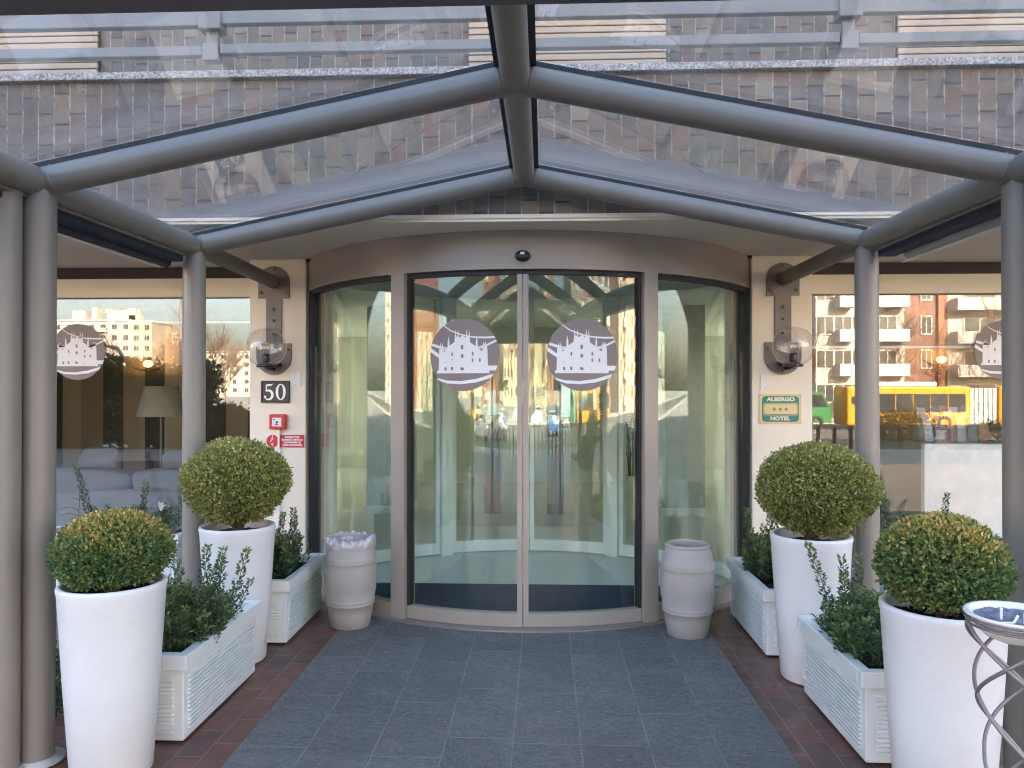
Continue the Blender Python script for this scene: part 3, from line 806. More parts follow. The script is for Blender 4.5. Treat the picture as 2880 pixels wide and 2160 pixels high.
# ------------------------------------------------------------------ signs on the pillars
PY = 5.949
def plate(name, x0, z0, x1, z1, th, mat, label, cat, r=.006, group=None):
    o = empty(name, ((x0+x1)/2, PY, z0), label, cat, group)
    mb = MB(); mb.prism(rrect(x0, z0, x1, z1, r), 'y', PY-th, PY-.0005); mb.build('backing', mat, o)
    return o
# house number
x0, x1, z0, z1 = -2.092, -1.866, 1.442, 1.615
num = plate('house_number', x0, z0, x1, z1, .012, CASTIRON, 'dark cast plate with raised white number 50 on the left pillar', 'number plate', .004)
mb = MB()
for (a, b, c, d) in ((x0, z0, x1, z0+.012), (x0, z1-.012, x1, z1), (x0, z0+.012, x0+.012, z1-.012), (x1-.012, z0+.012, x1, z1-.012)):
    mb.box(a, PY-.020, b, c, PY-.0123, d, .003)
mb.build('rim', CASTIRON, num)
def digits(mb, cx, cz, h, y0, y1):
    # 0
    c = cx+.045*h/.12; nn = 36
    for i in range(nn):
        P = []
        for (t, k) in ((i, 0), (i+1, 0), (i+1, 1), (i, 1)):
            a = 2*pi*t/nn
            P.append((c+cos(a)*(.037 if k == 0 else .0185)*h/.12, cz+sin(a)*(.06 if k == 0 else .052)*h/.12))
        mb.prism(P, 'y', y0, y1)
    # 5
    s = h/.12; q = cx-.042*s
    bowl = []; bw = []
    for i in range(25):
        a = radians(125-i*(125+150)/24)
        bowl.append((q-.006*s+.031*s*cos(a), cz-.022*s+.031*s*sin(a)*1.08))
        bw.append((.006+.0125*max(0, sin(pi*min(1, (i+2)/24))))*s)
    ribbon(mb, bowl, bw, y0, y1)
    mb.prism(disc(bowl[-1][0]+.003*s, bowl[-1][1]+.004*s, .0085*s, 16), 'y', y0-.0006, y1)
    ribbon(mb, [(q-.022*s, cz+.005*s), (q-.019*s, cz+.056*s)], [.007*s]*2, y0-.0003, y1)
    ribbon(mb, [(q-.021*s, cz+.052*s), (q-.005*s, cz+.050*s), (q+.012*s, cz+.051*s), (q+.028*s, cz+.060*s)], [.012*s, .015*s, .013*s, .003*s], y0-.0009, y1)
mb = MB(); digits(mb, -1.982, 1.527, .128, PY-.017, PY-.0123); mb.build('numerals', NUMW, num)
# blank switch plates
for (a, b, c, d, l) in ((-1.872+.012, 1.566, -1.79+.012, 1.68, 'blank white cover plate beside the number plate'), (1.80, 1.545, 1.874, 1.655, 'blank white cover plate above the green hotel plaque')):
    o = plate('cover_plate', a, b, c, d, .007, SIGNW, l, 'cover plate', .006)
    mb = MB()
    for zz in (b+.014, d-.014): mb.prism(disc((a+c)/2, zz, .0035, 10), 'y', PY-.0082, PY-.007)
    mb.build('screw', STEEL, o)
# alarm call point
o = empty('alarm_button', (-1.955, PY, 1.233), 'red emergency call point box with a white square front', 'alarm')
x0, x1, z0, z1 = -2.015, -1.887, 1.234, 1.352
mb = MB(); mb.box(x0, PY-.05, z0, x1, PY-.0005, z1, .008); mb.build('housing', RED, o)
mb = MB(); mb.prism(rrect(x0+.026, z0+.024, x1-.03, z1-.026, .003), 'y', PY-.0525, PY-.0503); fp = mb.build('button_plate', SIGNW, o)
mb = MB(); mb.prism(disc((x0+x1)/2, (z0+z1)/2-.004, .010, 16), 'y', PY-.0545, PY-.0527)
mb.box((x0+x1)/2-.016, PY-.0538, z0+.033, (x0+x1)/2+.012, PY-.0527, z0+.041); mb.box(x0+.034, PY-.0538, z1-.044, x0+.046, PY-.0527, z1-.034)
mb.build('button', CASTIRON, o)
mb = MB(); mb.tube((-1.947, PY-.016, .0), (-1.947, PY-.016, 1.235), .010, 12); mb.lathe([(.016, 0), (.016, .03), (.011, .034)], (-1.947, PY-.016, 1.20), 14); mb.lathe([(.016, 0), (.016, .03), (.011, .034)], (-1.947, PY-.016, 1.04), 14)
tag(mb.build('conduit', SIGNW), 'thin white conduit running down the pillar from the red alarm box', 'conduit')
# electrical main switch sign
x0, x1, z0, z1 = -2.058, -1.743, 1.083, 1.196
o = plate('switch_sign', x0, z0, x1, z1, .003, SIGNW, 'red and white main electrical switch sign below the alarm box', 'sign', .001)
mb = MB(); mb.prism(disc(x0+.056, (z0+z1)/2, .05, 36), 'y', PY-.0042, PY-.0031); mb.prism(rrect(x0+.118, z0+.006, x1-.005, z1-.006, .001), 'y', PY-.0042, PY-.0031)
mb.build('red_field', SIGNRED, o)
mb = MB(); cxs = x0+.054; czs = (z0+z1)/2
ribbon(mb, [(cxs, czs+.045), (cxs, czs+.024)], [.005]*2, PY-.0054, PY-.0043)
ribbon(mb, [(cxs, czs-.045), (cxs, czs-.03)], [.005]*2, PY-.0054, PY-.0043)
for zz in (.018, -.024):
    ribbon(mb, [(cxs+.0065*cos(i*pi/8), czs+zz+.0065*sin(i*pi/8)) for i in range(17)], [.004]*17, PY-.0054, PY-.0043)
ribbon(mb, [(cxs-.001, czs+.012), (cxs-.020, czs-.008)], [.005]*2, PY-.0054, PY-.0043)
mb.build('switch_symbol', SIGNW, o)
xm = (x0+.118+x1-.005)/2
for i, (t, ww) in enumerate((('INTERRUTTORE', .115), ('ELETTRICO CENTRALE', .168), ('(MANOVRARE  IN', .135), ('CASO DI INCENDIO)', .155))):
    mb = MB(); put_text(mb, t, xm, PY-.0044, z1-.026-i*.0205, .0165, ww, .0012); mb.build('lettering', SIGNW, o)
# hotel plaque
x0, x1, z0, z1 = 1.790, 2.108, 1.282, 1.512
o = plate('hotel_plaque', x0, z0, x1, z1, .006, SIGNGOLD, 'green and gold plaque reading ALBERGO HOTEL with three stars', 'plaque', .002)
xm = (x0+x1)/2; zm = (z0+z1)/2
mb = MB(); mb.prism(rrect(x0+.020, z0+.016, x1-.018, z1-.016, .03, 8), 'y', PY-.0072, PY-.0061); mb.build('green_field', SIGNG, o)
mb = MB(); mb.prism(rrect(x0+.027, zm-.049, x1-.025, zm+.046, .02), 'y', PY-.0084, PY-.0073)
mb.build('gold_border', SIGNGOLD, o)
mb = MB(); mb.prism(rrect(x0+.031, zm-.045, x1-.029, zm+.042, .018), 'y', PY-.0092, PY-.0085)
st = []
for k in (-1, 0, 1):
    st.append([(xm-.001+k*.045+(.018 if i % 2 == 0 else .0072)*sin(i*pi/5), zm-.002+(.018 if i % 2 == 0 else .0072)*cos(i*pi/5)) for i in range(10)])
mb.build('green_line', SIGNG, o)
mb = MB(); mb.prism(rrect(x0+.036, zm-.040, x1-.034, zm+.037, .015), 'y', PY-.0100, PY-.0093); mb.build('gold_panel', SIGNGOLD, o)
mb = MB()
for s_ in st: mb.prism(s_, 'y', PY-.0112, PY-.0101)
mb.build('stars', SIGNG, o)
mb = MB(); put_text(mb, 'ALBERGO', xm+.002, PY-.0073, z1-.041, .040, .213, .0018)
PLL = M('plaque_letters', (.72, .70, .58), .4); mb.build('lettering', PLL, o)
mb = MB(); put_text(mb, 'HOTEL', xm, PY-.0073, z0+.041, .040, .150, .0018); mb.build('lettering', PLL, o)
mb = MB()
for xx in (x0+.010, x1-.010):
    for zz in (z0+.010, z1-.010): mb.prism(disc(xx, zz, .004, 10), 'y', PY-.0078, PY-.0061)
mb.build('screws', STEEL, o)

# ------------------------------------------------------------------ foliage tools
def leaves_object(name, P, N, L, Wd, tint, mat, parent, rng, kind=None):
    """N leaves: folded four-point blades at P pointing along N"""
    P = np.asarray(P); N = np.asarray(N); k = len(P)
    N = N/np.linalg.norm(N, axis=1, keepdims=True)
    r = rng.normal(size=(k, 3)); S = np.cross(N, r); S /= np.linalg.norm(S, axis=1, keepdims=True)
    U = np.cross(S, N)
    L = L*(rng.uniform(.7, 1.25, size=(k, 1))); Wd = Wd*(rng.uniform(.75, 1.2, size=(k, 1)))
    v = np.empty((k, 5, 3))
    v[:, 0] = P; v[:, 1] = P+N*L*.52+S*Wd*.5+U*Wd*.16; v[:, 2] = P+N*L+U*L*rng.uniform(-.15, .1, size=(k, 1)); v[:, 3] = P+N*L*.52-S*Wd*.5+U*Wd*.16; v[:, 4] = P+N*L*.5
    off = origin_of(parent) if parent is not None else Vector((0, 0, 0))
    v = v.reshape(-1, 3)-np.array(off)
    idx = np.arange(k)[:, None]*5
    f = np.concatenate([idx+np.array([[0, 1, 4]]), idx+np.array([[1, 2, 4]]), idx+np.array([[4, 2, 3]]), idx+np.array([[0, 4, 3]])], 1).reshape(-1)
    me = bpy.data.meshes.new(name)
    me.vertices.add(k*5); me.vertices.foreach_set('co', v.reshape(-1).astype(np.float32))
    me.loops.add(k*12); me.loops.foreach_set('vertex_index', f.astype(np.int32))
    me.polygons.add(k*4); me.polygons.foreach_set('loop_start', np.arange(0, k*12, 3, dtype=np.int32))
    me.polygons.foreach_set('use_smooth', np.ones(k*4, dtype=bool))
    a = me.attributes.new('tint', 'FLOAT', 'POINT'); a.data.foreach_set('value', np.repeat(np.clip(tint, 0, 1), 5).astype(np.float32))
    me.materials.append(mat); me.update(); me.validate()
    o = bpy.data.objects.new(name, me); COL.objects.link(o)
    if parent is not None: o.parent = parent
    if kind: o['kind'] = kind
    return o

def boxwood(label, base, c, rad, flat, nl, L, Wd, mat, seed, yellow, spikes=0, group='clipped boxwood domes in the tall pots', twiggy=40):
    rng = np.random.default_rng(seed)
    root = empty('boxwood_ball', base, label, 'shrub', group)
    d = rng.normal(size=(nl, 3)); d /= np.linalg.norm(d, axis=1, keepdims=True)
    d[:, 2] = np.where(d[:, 2] < -flat, -flat*rng.uniform(.3, 1, nl), d[:, 2])
    under = np.clip(-d[:, 2]/max(flat, .01), 0, 1)
    d[:, :2] *= (1-.16*under**2)[:, None]
    # lumpy outline
    ph = rng.uniform(0, 6.28, (7, 3)); fr = rng.uniform(2, 6, (7, 3))
    lump = sum(np.sin((d*fr[i]).sum(1)+ph[i, 0]) for i in range(7))/7
    depth = rng.beta(2.6, 1.0, nl)*.42+.60
    depth *= 1+.05*lump+rng.normal(0, .015, nl)
    core = rng.random(nl) < .24
    depth = np.where(core, rng.uniform(.25, .75, nl), depth)
    P = np.array(c)+d*depth[:, None]*np.array(rad)
    N = d*np.array([1, 1, .9])*.7+rng.normal(0, .62, (nl, 3))+np.array([0, 0, .5])
    hgt = (P[:, 2]-(c[2]-rad[2]*flat))/(rad[2]*(1+flat))
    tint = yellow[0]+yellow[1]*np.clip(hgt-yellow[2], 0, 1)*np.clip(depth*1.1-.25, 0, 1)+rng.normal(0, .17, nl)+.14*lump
    tint += np.where(rng.random(nl) < .04, .3, 0)
    leaves_object('foliage', P, N, L, Wd, tint, mat, root, rng)
    mb = MB(); b = Vector(base)
    for i in range(twiggy):
        dd = Vector((rng.normal(), rng.normal(), abs(rng.normal())*.55+.12)).normalized()
        e = Vector(c)+Vector((dd.x*rad[0], dd.y*rad[1], dd.z*rad[2]))*rng.uniform(.72, .95)
        m1 = b.lerp(e, .4)+Vector((rng.normal()*.02, rng.normal()*.02, -.01+.02*rng.random()))
        s0 = b+Vector((rng.normal()*.012, rng.normal()*.012, 0))
        mb.path([s0, m1, e], [.0055, .0036, .0018], 5)
    mb.tube(b-Vector((0, 0, .03)), b+Vector((0, 0, .08)), .014, 10, .009)
    mb.build('branches', TWIG, root)
    return root

def upright_shrub(label, base, rx, ry, h, stems, seed, mat=None, group='young shrubs in the box planters', L=.024, Wd=.012, tall=None, tint0=.3):
    rng = np.random.default_rng(seed)
    root = empty('planter_shrub', base, label, 'shrub', group)
    Ps = []; Ns = []; T = []
    mb = MB()
    for i in range(stems):
        a = rng.uniform(0, 6.28); rr = sqrt(rng.random())
        x = base[0]+rx*rr*cos(a); y = base[1]+ry*rr*sin(a)
        hh = h*(1-.35*rr)*rng.uniform(.55, 1.0)
        if tall and i < len(tall):
            x = base[0]+tall[i][0]; y = base[1]+tall[i][1]; hh = tall[i][2]
        lx, ly = (x-base[0])*.5+rng.normal()*.02, (y-base[1])*.5+rng.normal()*.02
        pts = [Vector((x, y, base[2])), Vector((x+lx*.4, y+ly*.4, base[2]+hh*.55)), Vector((x+lx*.8+rng.normal()*.012, y+ly*.8, base[2]+hh))]
        mb.path(pts, [.0032, .0022, .0010], 5)
        nn = int(hh/.0062)
        for k in range(nn):
            t = (k+.5)/nn; t = .12+.88*t
            p = pts[0].lerp(pts[1], t/.55) if t < .55 else pts[1].lerp(pts[2], (t-.55)/.45)
            for q in range(3):
                an = k*1.9+q*2.1+rng.uniform(-.4, .4)
                sp = rng.uniform(0, .034)*(1-t*.75)
                dr = np.array([cos(an), sin(an), rng.uniform(.25, 1.0)])
                Ps.append((p.x+cos(an)*sp, p.y+sin(an)*sp, p.z)); Ns.append(dr)
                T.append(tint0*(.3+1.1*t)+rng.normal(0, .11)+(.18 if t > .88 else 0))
    leaves_object('foliage', Ps, Ns, L, Wd, np.array(T), mat or LEAF_DARK, root, rng)
    mb.build('stems', TWIG, root)
    return root

# ------------------------------------------------------------------ tall round pots and their boxwoods
def tall_pot(x, y, label, soil=SOIL, R=.212, H=.77):
    o = empty('tall_planter', (x, y, 0), label, 'planter', 'tall round white planters')
    r0 = R*.74
    prof = [(r0-.006, .0), (r0, .008), (r0+(R-r0)*.5, H*.5), (R-.006, H-.04), (R-.001, H-.016), (R-.004, H-.004), (R-.011, H), (R-.022, H-.003), (R-.026, H-.012), (R-.03, H-.10)]
    mb = MB(); mb.lathe(prof, (x, y, 0), 72); mb.f = [f for f in mb.f if len(f) < 60]; mb.m = mb.m[:len(mb.f)]; mb.sm = [True]*len(mb.f)
    mb.add([(x+(r0-.006)*cos(2*pi*k/40), y+(r0-.006)*sin(2*pi*k/40), .001) for k in range(40)], [tuple(range(39, -1, -1))])
    mb.build('pot', POTW, o)
    mb = MB(); rng = random.Random(int(abs(x*100)))
    rings = [(R-.029)*i/9 for i in range(10)]
    mb.lathe([(max(r, .0002), H-.045+rng.uniform(-.004, .004)-.01*(r/R)) for r in rings], (x, y, 0), 40, lambda p, t, r, z: p+Vector((0, 0, .005*sin(7*t+r*60)+.004*cos(13*t-r*90))))
    mb.f = [f for f in mb.f if len(f) < 30]; mb.m = mb.m[:len(mb.f)]; mb.sm = [True]*len(mb.f)
    mb.build('soil', soil, o)
    return o
PNL = (-1.615, 3.04); PNR = (1.58, 2.84); PFL = (-1.625, 4.335); PFR = (1.575, 4.19)
tall_pot(*PNL, 'tall white pot nearest the camera on the left, in front of a box planter', SOIL, .205)
tall_pot(*PNR, 'tall white pot beside the ashtray stand on the right', SOIL, .211)
tall_pot(*PFL, 'tall white pot farther back on the left, below the number plate pillar', SOILB)
tall_pot(*PFR, 'tall white pot farther back on the right, between two box planters', SOILB)
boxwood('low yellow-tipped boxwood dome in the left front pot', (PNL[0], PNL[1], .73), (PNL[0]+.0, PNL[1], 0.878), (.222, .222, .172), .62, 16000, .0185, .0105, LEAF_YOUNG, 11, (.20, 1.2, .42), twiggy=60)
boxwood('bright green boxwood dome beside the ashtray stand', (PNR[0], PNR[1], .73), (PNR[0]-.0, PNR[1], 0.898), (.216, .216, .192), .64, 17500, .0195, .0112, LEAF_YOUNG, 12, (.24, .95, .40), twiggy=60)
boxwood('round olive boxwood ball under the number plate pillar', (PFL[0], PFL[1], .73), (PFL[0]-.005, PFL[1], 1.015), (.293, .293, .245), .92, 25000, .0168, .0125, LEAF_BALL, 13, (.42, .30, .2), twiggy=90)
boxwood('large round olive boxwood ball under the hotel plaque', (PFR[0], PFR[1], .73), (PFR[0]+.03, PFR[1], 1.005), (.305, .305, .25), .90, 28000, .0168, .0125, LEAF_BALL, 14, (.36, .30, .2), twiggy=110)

# ------------------------------------------------------------------ ribbed box planters
def box_planter(x0, y0, x1, y1, label, H=.39, soilz=.335):
    o = empty('box_planter', ((x0+x1)/2, (y0+y1)/2, 0), label, 'planter', 'white ribbed box planters')
    t = .024
    mb = MB(); b = .026     # body sits inside the rim
    X0, Y0_, X1, Y1_ = x0+b, y0+b, x1-b, y1-b
    zt = H-.068
    mb.box(X0, Y0_, .008, X1, Y1_, zt, .006)
    mb.build('body', WHITE, o)
    mb = MB()
    # rim as a frame
    for (a, c, d, e) in ((x0, y0, x1, y0+t+b), (x0, y1-t-b, x1, y1), (x0, y0+t+b, x0+t+b, y1-t-b), (x1-t-b, y0+t+b, x1, y1-t-b)):
        mb.box(a, c, zt-.0, d, e, H, .005)
    mb.build('rim', WHITE, o)
    mb = MB(); p = .0188; nr = int((zt-.07)/p)
    for k in range(nr):
        z = .045+k*p
        mb.box(X0+.045, Y0_-.010, z, X1-.045, Y0_+.002, z+p*.60, .0012)
        mb.box(X1-.002, Y0_+.045, z, X1+.010, Y1_-.045, z+p*.60, .0012)
        mb.box(X0-.010, Y0_+.045, z, X0+.002, Y1_-.045, z+p*.60, .0012)
    mb.build('ribs', WHITE, o)
    mb = MB(); nx, ny = 10, 22; rng = random.Random(int(abs(y0)*100))
    gx0, gy0, gx1, gy1 = x0+t+b-.004, y0+t+b-.004, x1-t-b+.004, y1-t-b+.004
    vs = [(gx0+(gx1-gx0)*i/nx, gy0+(gy1-gy0)*j/ny, soilz+rng.uniform(-.008, .008)) for j in range(ny+1) for i in range(nx+1)]
    mb.add(vs, [(j*(nx+1)+i, j*(nx+1)+i+1, (j+1)*(nx+1)+i+1, (j+1)*(nx+1)+i) for j in range(ny) for i in range(nx)], True)
    mb.build('soil', SOIL, o)
    return o
box_planter(-1.80, 3.265, -1.415, 4.15, 'white ribbed box planter in the left foreground, between the two tall pots')
box_planter(-1.80, 4.56, -1.40, 5.36, 'white ribbed box planter next to the barrel with the plastic bag')
box_planter(1.435, 3.19, 1.82, 3.99, 'white ribbed box planter in the right foreground, beside the nearest pot')
box_planter(1.395, 4.46, 1.78, 5.36, 'white ribbed box planter next to the empty barrel')
box_planter(-3.75, 5.62, -2.60, 5.98, 'white ribbed box planter under the left lobby window', .455, .40)
box_planter(2.58, 5.62, 3.75, 5.98, 'white ribbed box planter under the right lobby window', .455, .40)
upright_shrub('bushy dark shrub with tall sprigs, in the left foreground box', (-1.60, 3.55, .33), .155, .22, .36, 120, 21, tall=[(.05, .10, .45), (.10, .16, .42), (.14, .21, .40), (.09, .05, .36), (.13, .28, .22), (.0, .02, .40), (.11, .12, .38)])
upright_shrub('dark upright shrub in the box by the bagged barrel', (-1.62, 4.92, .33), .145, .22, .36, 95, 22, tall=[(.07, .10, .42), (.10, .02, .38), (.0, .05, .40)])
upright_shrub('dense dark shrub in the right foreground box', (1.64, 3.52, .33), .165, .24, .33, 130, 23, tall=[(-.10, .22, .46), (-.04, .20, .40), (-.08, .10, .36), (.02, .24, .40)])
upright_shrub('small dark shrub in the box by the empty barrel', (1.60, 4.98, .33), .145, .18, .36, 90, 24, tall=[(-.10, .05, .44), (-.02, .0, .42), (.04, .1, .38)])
upright_shrub('tall thin sprigs in the box under the left window', (-3.0, 5.80, .40), .36, .10, .32, 34, 25, tall=[(-.34, .0, .56), (.02, .0, .43), (.36, .0, .50), (.27, -.02, .34)])
upright_shrub('thin sprigs in the box under the right window', (2.95, 5.80, .40), .30, .10, .30, 26, 26, tall=[(-.23, 0, .42), (.12, 0, .38)])
# leafy hedge just outside the left columns
upright_shrub('dark leafy shrub beside the base of the left front column', (-2.16, 3.78, 0), .16, .30, .55, 46, 27, group='shrubs outside the canopy')
# yellow-leaved seedling and a white flower in the window box
PL_Y = leaf_mat('pale_leaf', [(0, (.30, .30, .12)), (1, (.45, .42, .18))])
def blade(mb, p0, p1, sag, w, n=8):
    p0, p1 = Vector(p0), Vector(p1); d = (p1-p0); sd_ = Vector((d.y, -d.x, 0)).normalized() if abs(d.x)+abs(d.y) > 1e-6 else Vector((1, 0, 0))
    vs = []
    for i in range(n+1):
        t = i/n; c = p0.lerp(p1, t)+Vector((0, 0, sag*4*t*(1-t))); ww = w*sin(pi*min(.98, t*.9+.08))
        vs += [c+sd_*ww, c-Vector((0, 0, ww*.4)), c-sd_*ww]
    mb.add(vs, [(i*3+j, i*3+j+1, i*3+j+4, i*3+j+3) for i in range(n) for j in (0, 1)], True)
o = empty('seedling', (-3.46, 5.78, .40), 'spindly yellow-green seedling with arching leaves by the left column', 'plant')
mb = MB(); mb.path([(-3.46, 5.78, .40), (-3.465, 5.78, .60), (-3.455, 5.78, .80)], [.004, .003, .002], 6); mb.build('stem', TWIG, o)
mb = MB()
for z, dx, dz, sg in ((.56, -.16, .0, .03), (.55, .15, -.01, .04), (.60, -.16, .0, .04), (.61, .16, -.02, .05), (.68, -.08, .04, .012), (.69, .08, .045, .012), (.78, -.03, .02, .01), (.79, .06, .01, .02)):
    blade(mb, (-3.46, 5.78, z), (-3.46+dx, 5.78+.03*(1 if dx > 0 else -1), z+dz), sg, .014)
mb.build('leaves', PL_Y, o)
o = empty('white_flower', (-2.80, 5.74, .40), 'single white flower on a stalk in the box under the left window', 'flower')
mb = MB(); mb.path([(-2.80, 5.74, .40), (-2.795, 5.74, .62)], .003, 6); mb.build('stalk', TWIG, o)
mb = MB()
for dx, dy, dz, w_ in ((-.02, 0, .075, .018), (.015, -.01, .07, .018), (.075, 0, .035, .014), (.03, .02, .05, .016)):
    blade(mb, (-2.795, 5.74, .615), (-2.795+dx, 5.74+dy+.003, .615+dz), .008, w_)
mb.build('petals', EMBW, o)

# ------------------------------------------------------------------ barrels
def barrel(x, y, label):
    o = empty('barrel', (x, y, 0), label, 'barrel', 'taupe plastic barrels')
    s = 1.0
    prof = [(.122, .0), (.126, .004), (.143, .10), (.150, .148)]
    prof += [(.156, .153), (.1595, .162), (.157, .170), (.157, .174), (.1595, .182), (.1575, .191), (.1555, .196)]
    prof += [(.1665, .26), (.171, .32), (.1715, .36), (.169, .41), (.1665, .436)]
    prof += [(.169, .441), (.171, .449), (.1685, .457), (.1683, .461), (.169, .470), (.1665, .479), (.161, .484)]
    prof += [(.153, .53), (.139, .575), (.136, .580), (.1395, .587), (.1405, .595), (.136, .603), (.130, .605), (.124, .600), (.122, .590), (.14, .50), (.15, .38), (.13, .05), (.0002, .045)]
    mb = MB(); mb.lathe([(r, z*.95) for r, z in prof], (x, y, 0), 56)
    mb.build('shell', BARREL, o)
    return o
BL = (-1.135, 4.985); BR = (1.045, 4.895)
barrel(*BL, 'taupe plastic barrel bin lined with a clear plastic bag')
barrel(*BR, 'empty taupe plastic barrel on the right of the doors')
BAG = NT('clear_plastic_bag')
_t = BAG.n('ShaderNodeBsdfTransparent', ins={0: (.93, .93, .94)}); _g = BAG.n('ShaderNodeBsdfGlossy', ins={0: (1, 1, 1), 'Roughness': .22}); _d = BAG.n('ShaderNodeBsdfDiffuse', ins={0: (.80, .80, .82)})
_m1 = BAG.n('ShaderNodeMixShader', ins={0: .42}); BAG.set(_m1, 1, _t.outputs[0]); BAG.set(_m1, 2, _d.outputs[0])
_m2 = BAG.n('ShaderNodeMixShader', ins={0: .10}); BAG.set(_m2, 1, _m1.outputs[0]); BAG.set(_m2, 2, _g.outputs[0]); BAG = BAG.done(_m2.outputs[0])
from mathutils import noise as mnoise
mb = MB()
bp = []
prof = [(.118, .45), (.118, .52), (.122, .555), (.132, .578), (.145, .585), (.158, .578), (.165, .555), (.163, .535), (.158, .518), (.156, .508)]
def bagf(p, t, r, z):
    k = mnoise.noise(Vector((cos(t)*5+9, sin(t)*5, z*22)))
    k2 = mnoise.noise(Vector((cos(t)*16, sin(t)*16, z*50+3)))
    k3 = mnoise.noise(Vector((cos(t)*2.2+4, sin(t)*2.2, 1)))
    a = max(0, min(1, (z-.49)/.06))
    rr = r*(1+a*(.10*k+.075*k2+.07*k3)); zz = z+a*(.018*k+.014*k2+.030*k3*(1 if z > .56 else .3))
    return Vector((BL[0]+rr*cos(t), BL[1]+rr*sin(t), zz))
mb.lathe(prof, (BL[0], BL[1], 0), 140, bagf); mb.f = [f for f in mb.f if len(f) < 100]; mb.m = mb.m[:len(mb.f)]; mb.sm = [True]*len(mb.f)
tag(mb.build('plastic_bag', BAG), 'crumpled clear plastic bin bag folded over the left barrel rim', 'bag')

# ------------------------------------------------------------------ ashtray stand
AX, AY, AZ_ = 1.522, 2.30, .885
a = empty('ashtray_stand', (AX, AY, 0), 'white enamel ashtray bowl on a twisted wire stand', 'ashtray')
ENAM = M('white_enamel', (.78, .78, .78), .2, 0, .02, 5, 0, 60, .5, .1)
mb = MB(); mb.lathe([(.0002, -.075), (.05, -.074), (.085, -.060), (.112, -.032), (.126, -.004), (.139, .0), (.1405, .005), (.136, .009), (.125, .006), (.115, -.012), (.09, -.03), (.0002, -.033)], (AX, AY, AZ_), 56); mb.build('bowl', ENAM, a)
ASH = M('cigarette_ash', (.17, .19, .24), .95, 0, .5, 60, 1.0, 120)
mb = MB(); mb.lathe([(max(.0002, .112*i/8), -.008+.004*sin(i*1.7)) for i in range(9)], (AX, AY, AZ_), 40, lambda p, t, r, z: p+Vector((0, 0, .006*mnoise.noise(Vector((p.x*50, p.y*50, 0)))))); mb.f = [f for f in mb.f if len(f) < 30]; mb.m = mb.m[:len(mb.f)]; mb.sm = [True]*len(mb.f)
mb.build('ash', ASH, a)
WIRE = M('stand_wire', (.24, .21, .21), .38, .35, .1)
mb = MB()
for zz, rr, th in ((-.012, .134, .0045), (-.026, .130, .004)):
    pts = [(AX+rr*cos(2*pi*i/48), AY+rr*sin(2*pi*i/48), AZ_+zz) for i in range(49)]; mb.path(pts, th, 8, False)
mb.build('ring', WIRE, a)
for k in range(3):
    for hand in (1, -1):
        if hand < 0 and k == 2: continue
        pts = []
        for i in range(90):
            t = i/89; z = (AZ_-.022)*(1-t)+.008*t
            rr = .132*(1-t)**.35*.55+.045+.055*abs(t-.62)**1.0*1.4 if t > .02 else .132
            rr = .132+(.085-.132)*min(1, t*2.2) if t < .455 else .085+.055*((t-.455)/.545)**2
            an = 2*pi*k/3+hand*t*2*pi*1.35+2.9
            pts.append((AX+rr*cos(an), AY+rr*sin(an), z))
        mb = MB(); mb.path(pts, .0058, 8); mb.build('leg', WIRE, a)
CIG = M('cigarette_paper', (.80, .78, .74), .8)
for i, (dx, dy, dx2, dy2, dz) in enumerate(((-.060, -.02, -.058, -.018, .034), (-.045, -.055, -.030, -.050, .020), (-.018, -.062, -.017, -.060, .030), (-.085, -.055, -.05, -.062, .002))):
    mb = MB(); z = AZ_-.004
    mb.tube((AX+dx, AY+dy, z), (AX+dx2, AY+dy2, z+dz), .0036, 10)
    lab = ('upright cigarette butt at the left of the ash', 'tilted cigarette butt in the middle of the ash', 'short stubbed cigarette butt near the front rim', 'cigarette butt lying flat along the bowl rim')[i]
    tag(mb.build('cigarette_butt', CIG), lab, 'cigarette', 'cigarette butts in the ashtray')
# navy bin behind the pot
mb = MB(); NB = M('navy_bin', (.012, .014, .085), .4)
mb.lathe([(.0002, 0), (.085, .0), (.095, .02), (.115, .40), (.122, .41), (.115, .415), (.107, .40), (.08, .03), (.0002, .03)], (1.955, 3.36, 0), 36)
tag(mb.build('waste_bin', NB), 'dark navy bin standing behind the right front pot and column', 'bin')

# ------------------------------------------------------------------ lobby furniture
SOFA = M('sofa_fabric', (.21, .22, .23), .9, 0, .06, 6, .3, 200, .2)
SOFAC = M('cushion_fabric', (.20, .195, .185), .9, 0, .06, 6, .3, 200, .2)
def soft_box(mb, x0, y0, z0, x1, y1, z1, puff=.03, seed=0):
    bm = bmesh.new(); bmesh.ops.create_cube(bm, size=1)
    bmesh.ops.subdivide_edges(bm, edges=bm.edges[:], cuts=9, use_grid_fill=True)
    for v in bm.verts:
        q = v.co.copy(); m = max(abs(q.x), abs(q.y), abs(q.z))
        l = q.length; k = .5/l*m*2 if l > 0 else 1
        r = (Vector((abs(q.x*2)**4, abs(q.y*2)**4, abs(q.z*2)**4)))
        s = (r.x+r.y+r.z)**(-.25)*1.0 if (r.x+r.y+r.z) > 0 else 1
        q2 = q*s*1.0
        q2 += Vector((mnoise.noise(q*4+Vector((seed, 0, 0))), mnoise.noise(q*4+Vector((0, seed, 5))), mnoise.noise(q*4+Vector((0, 3, seed)))))*puff
        v.co = Vector(((x0+x1)/2+q2.x*(x1-x0), (y0+y1)/2+q2.y*(y1-y0), (z0+z1)/2+q2.z*(z1-z0)))
    mb.bm(bm, None, True); bm.free()
o = empty('sofa', (-3.6, 7.0, 0), 'grey sofa with its back to the left lobby window', 'sofa')
mb = MB(); soft_box(mb, -4.9, 6.62, .08, -2.45, 7.45, .42, .01, 1); mb.build('base', SOFA, o)
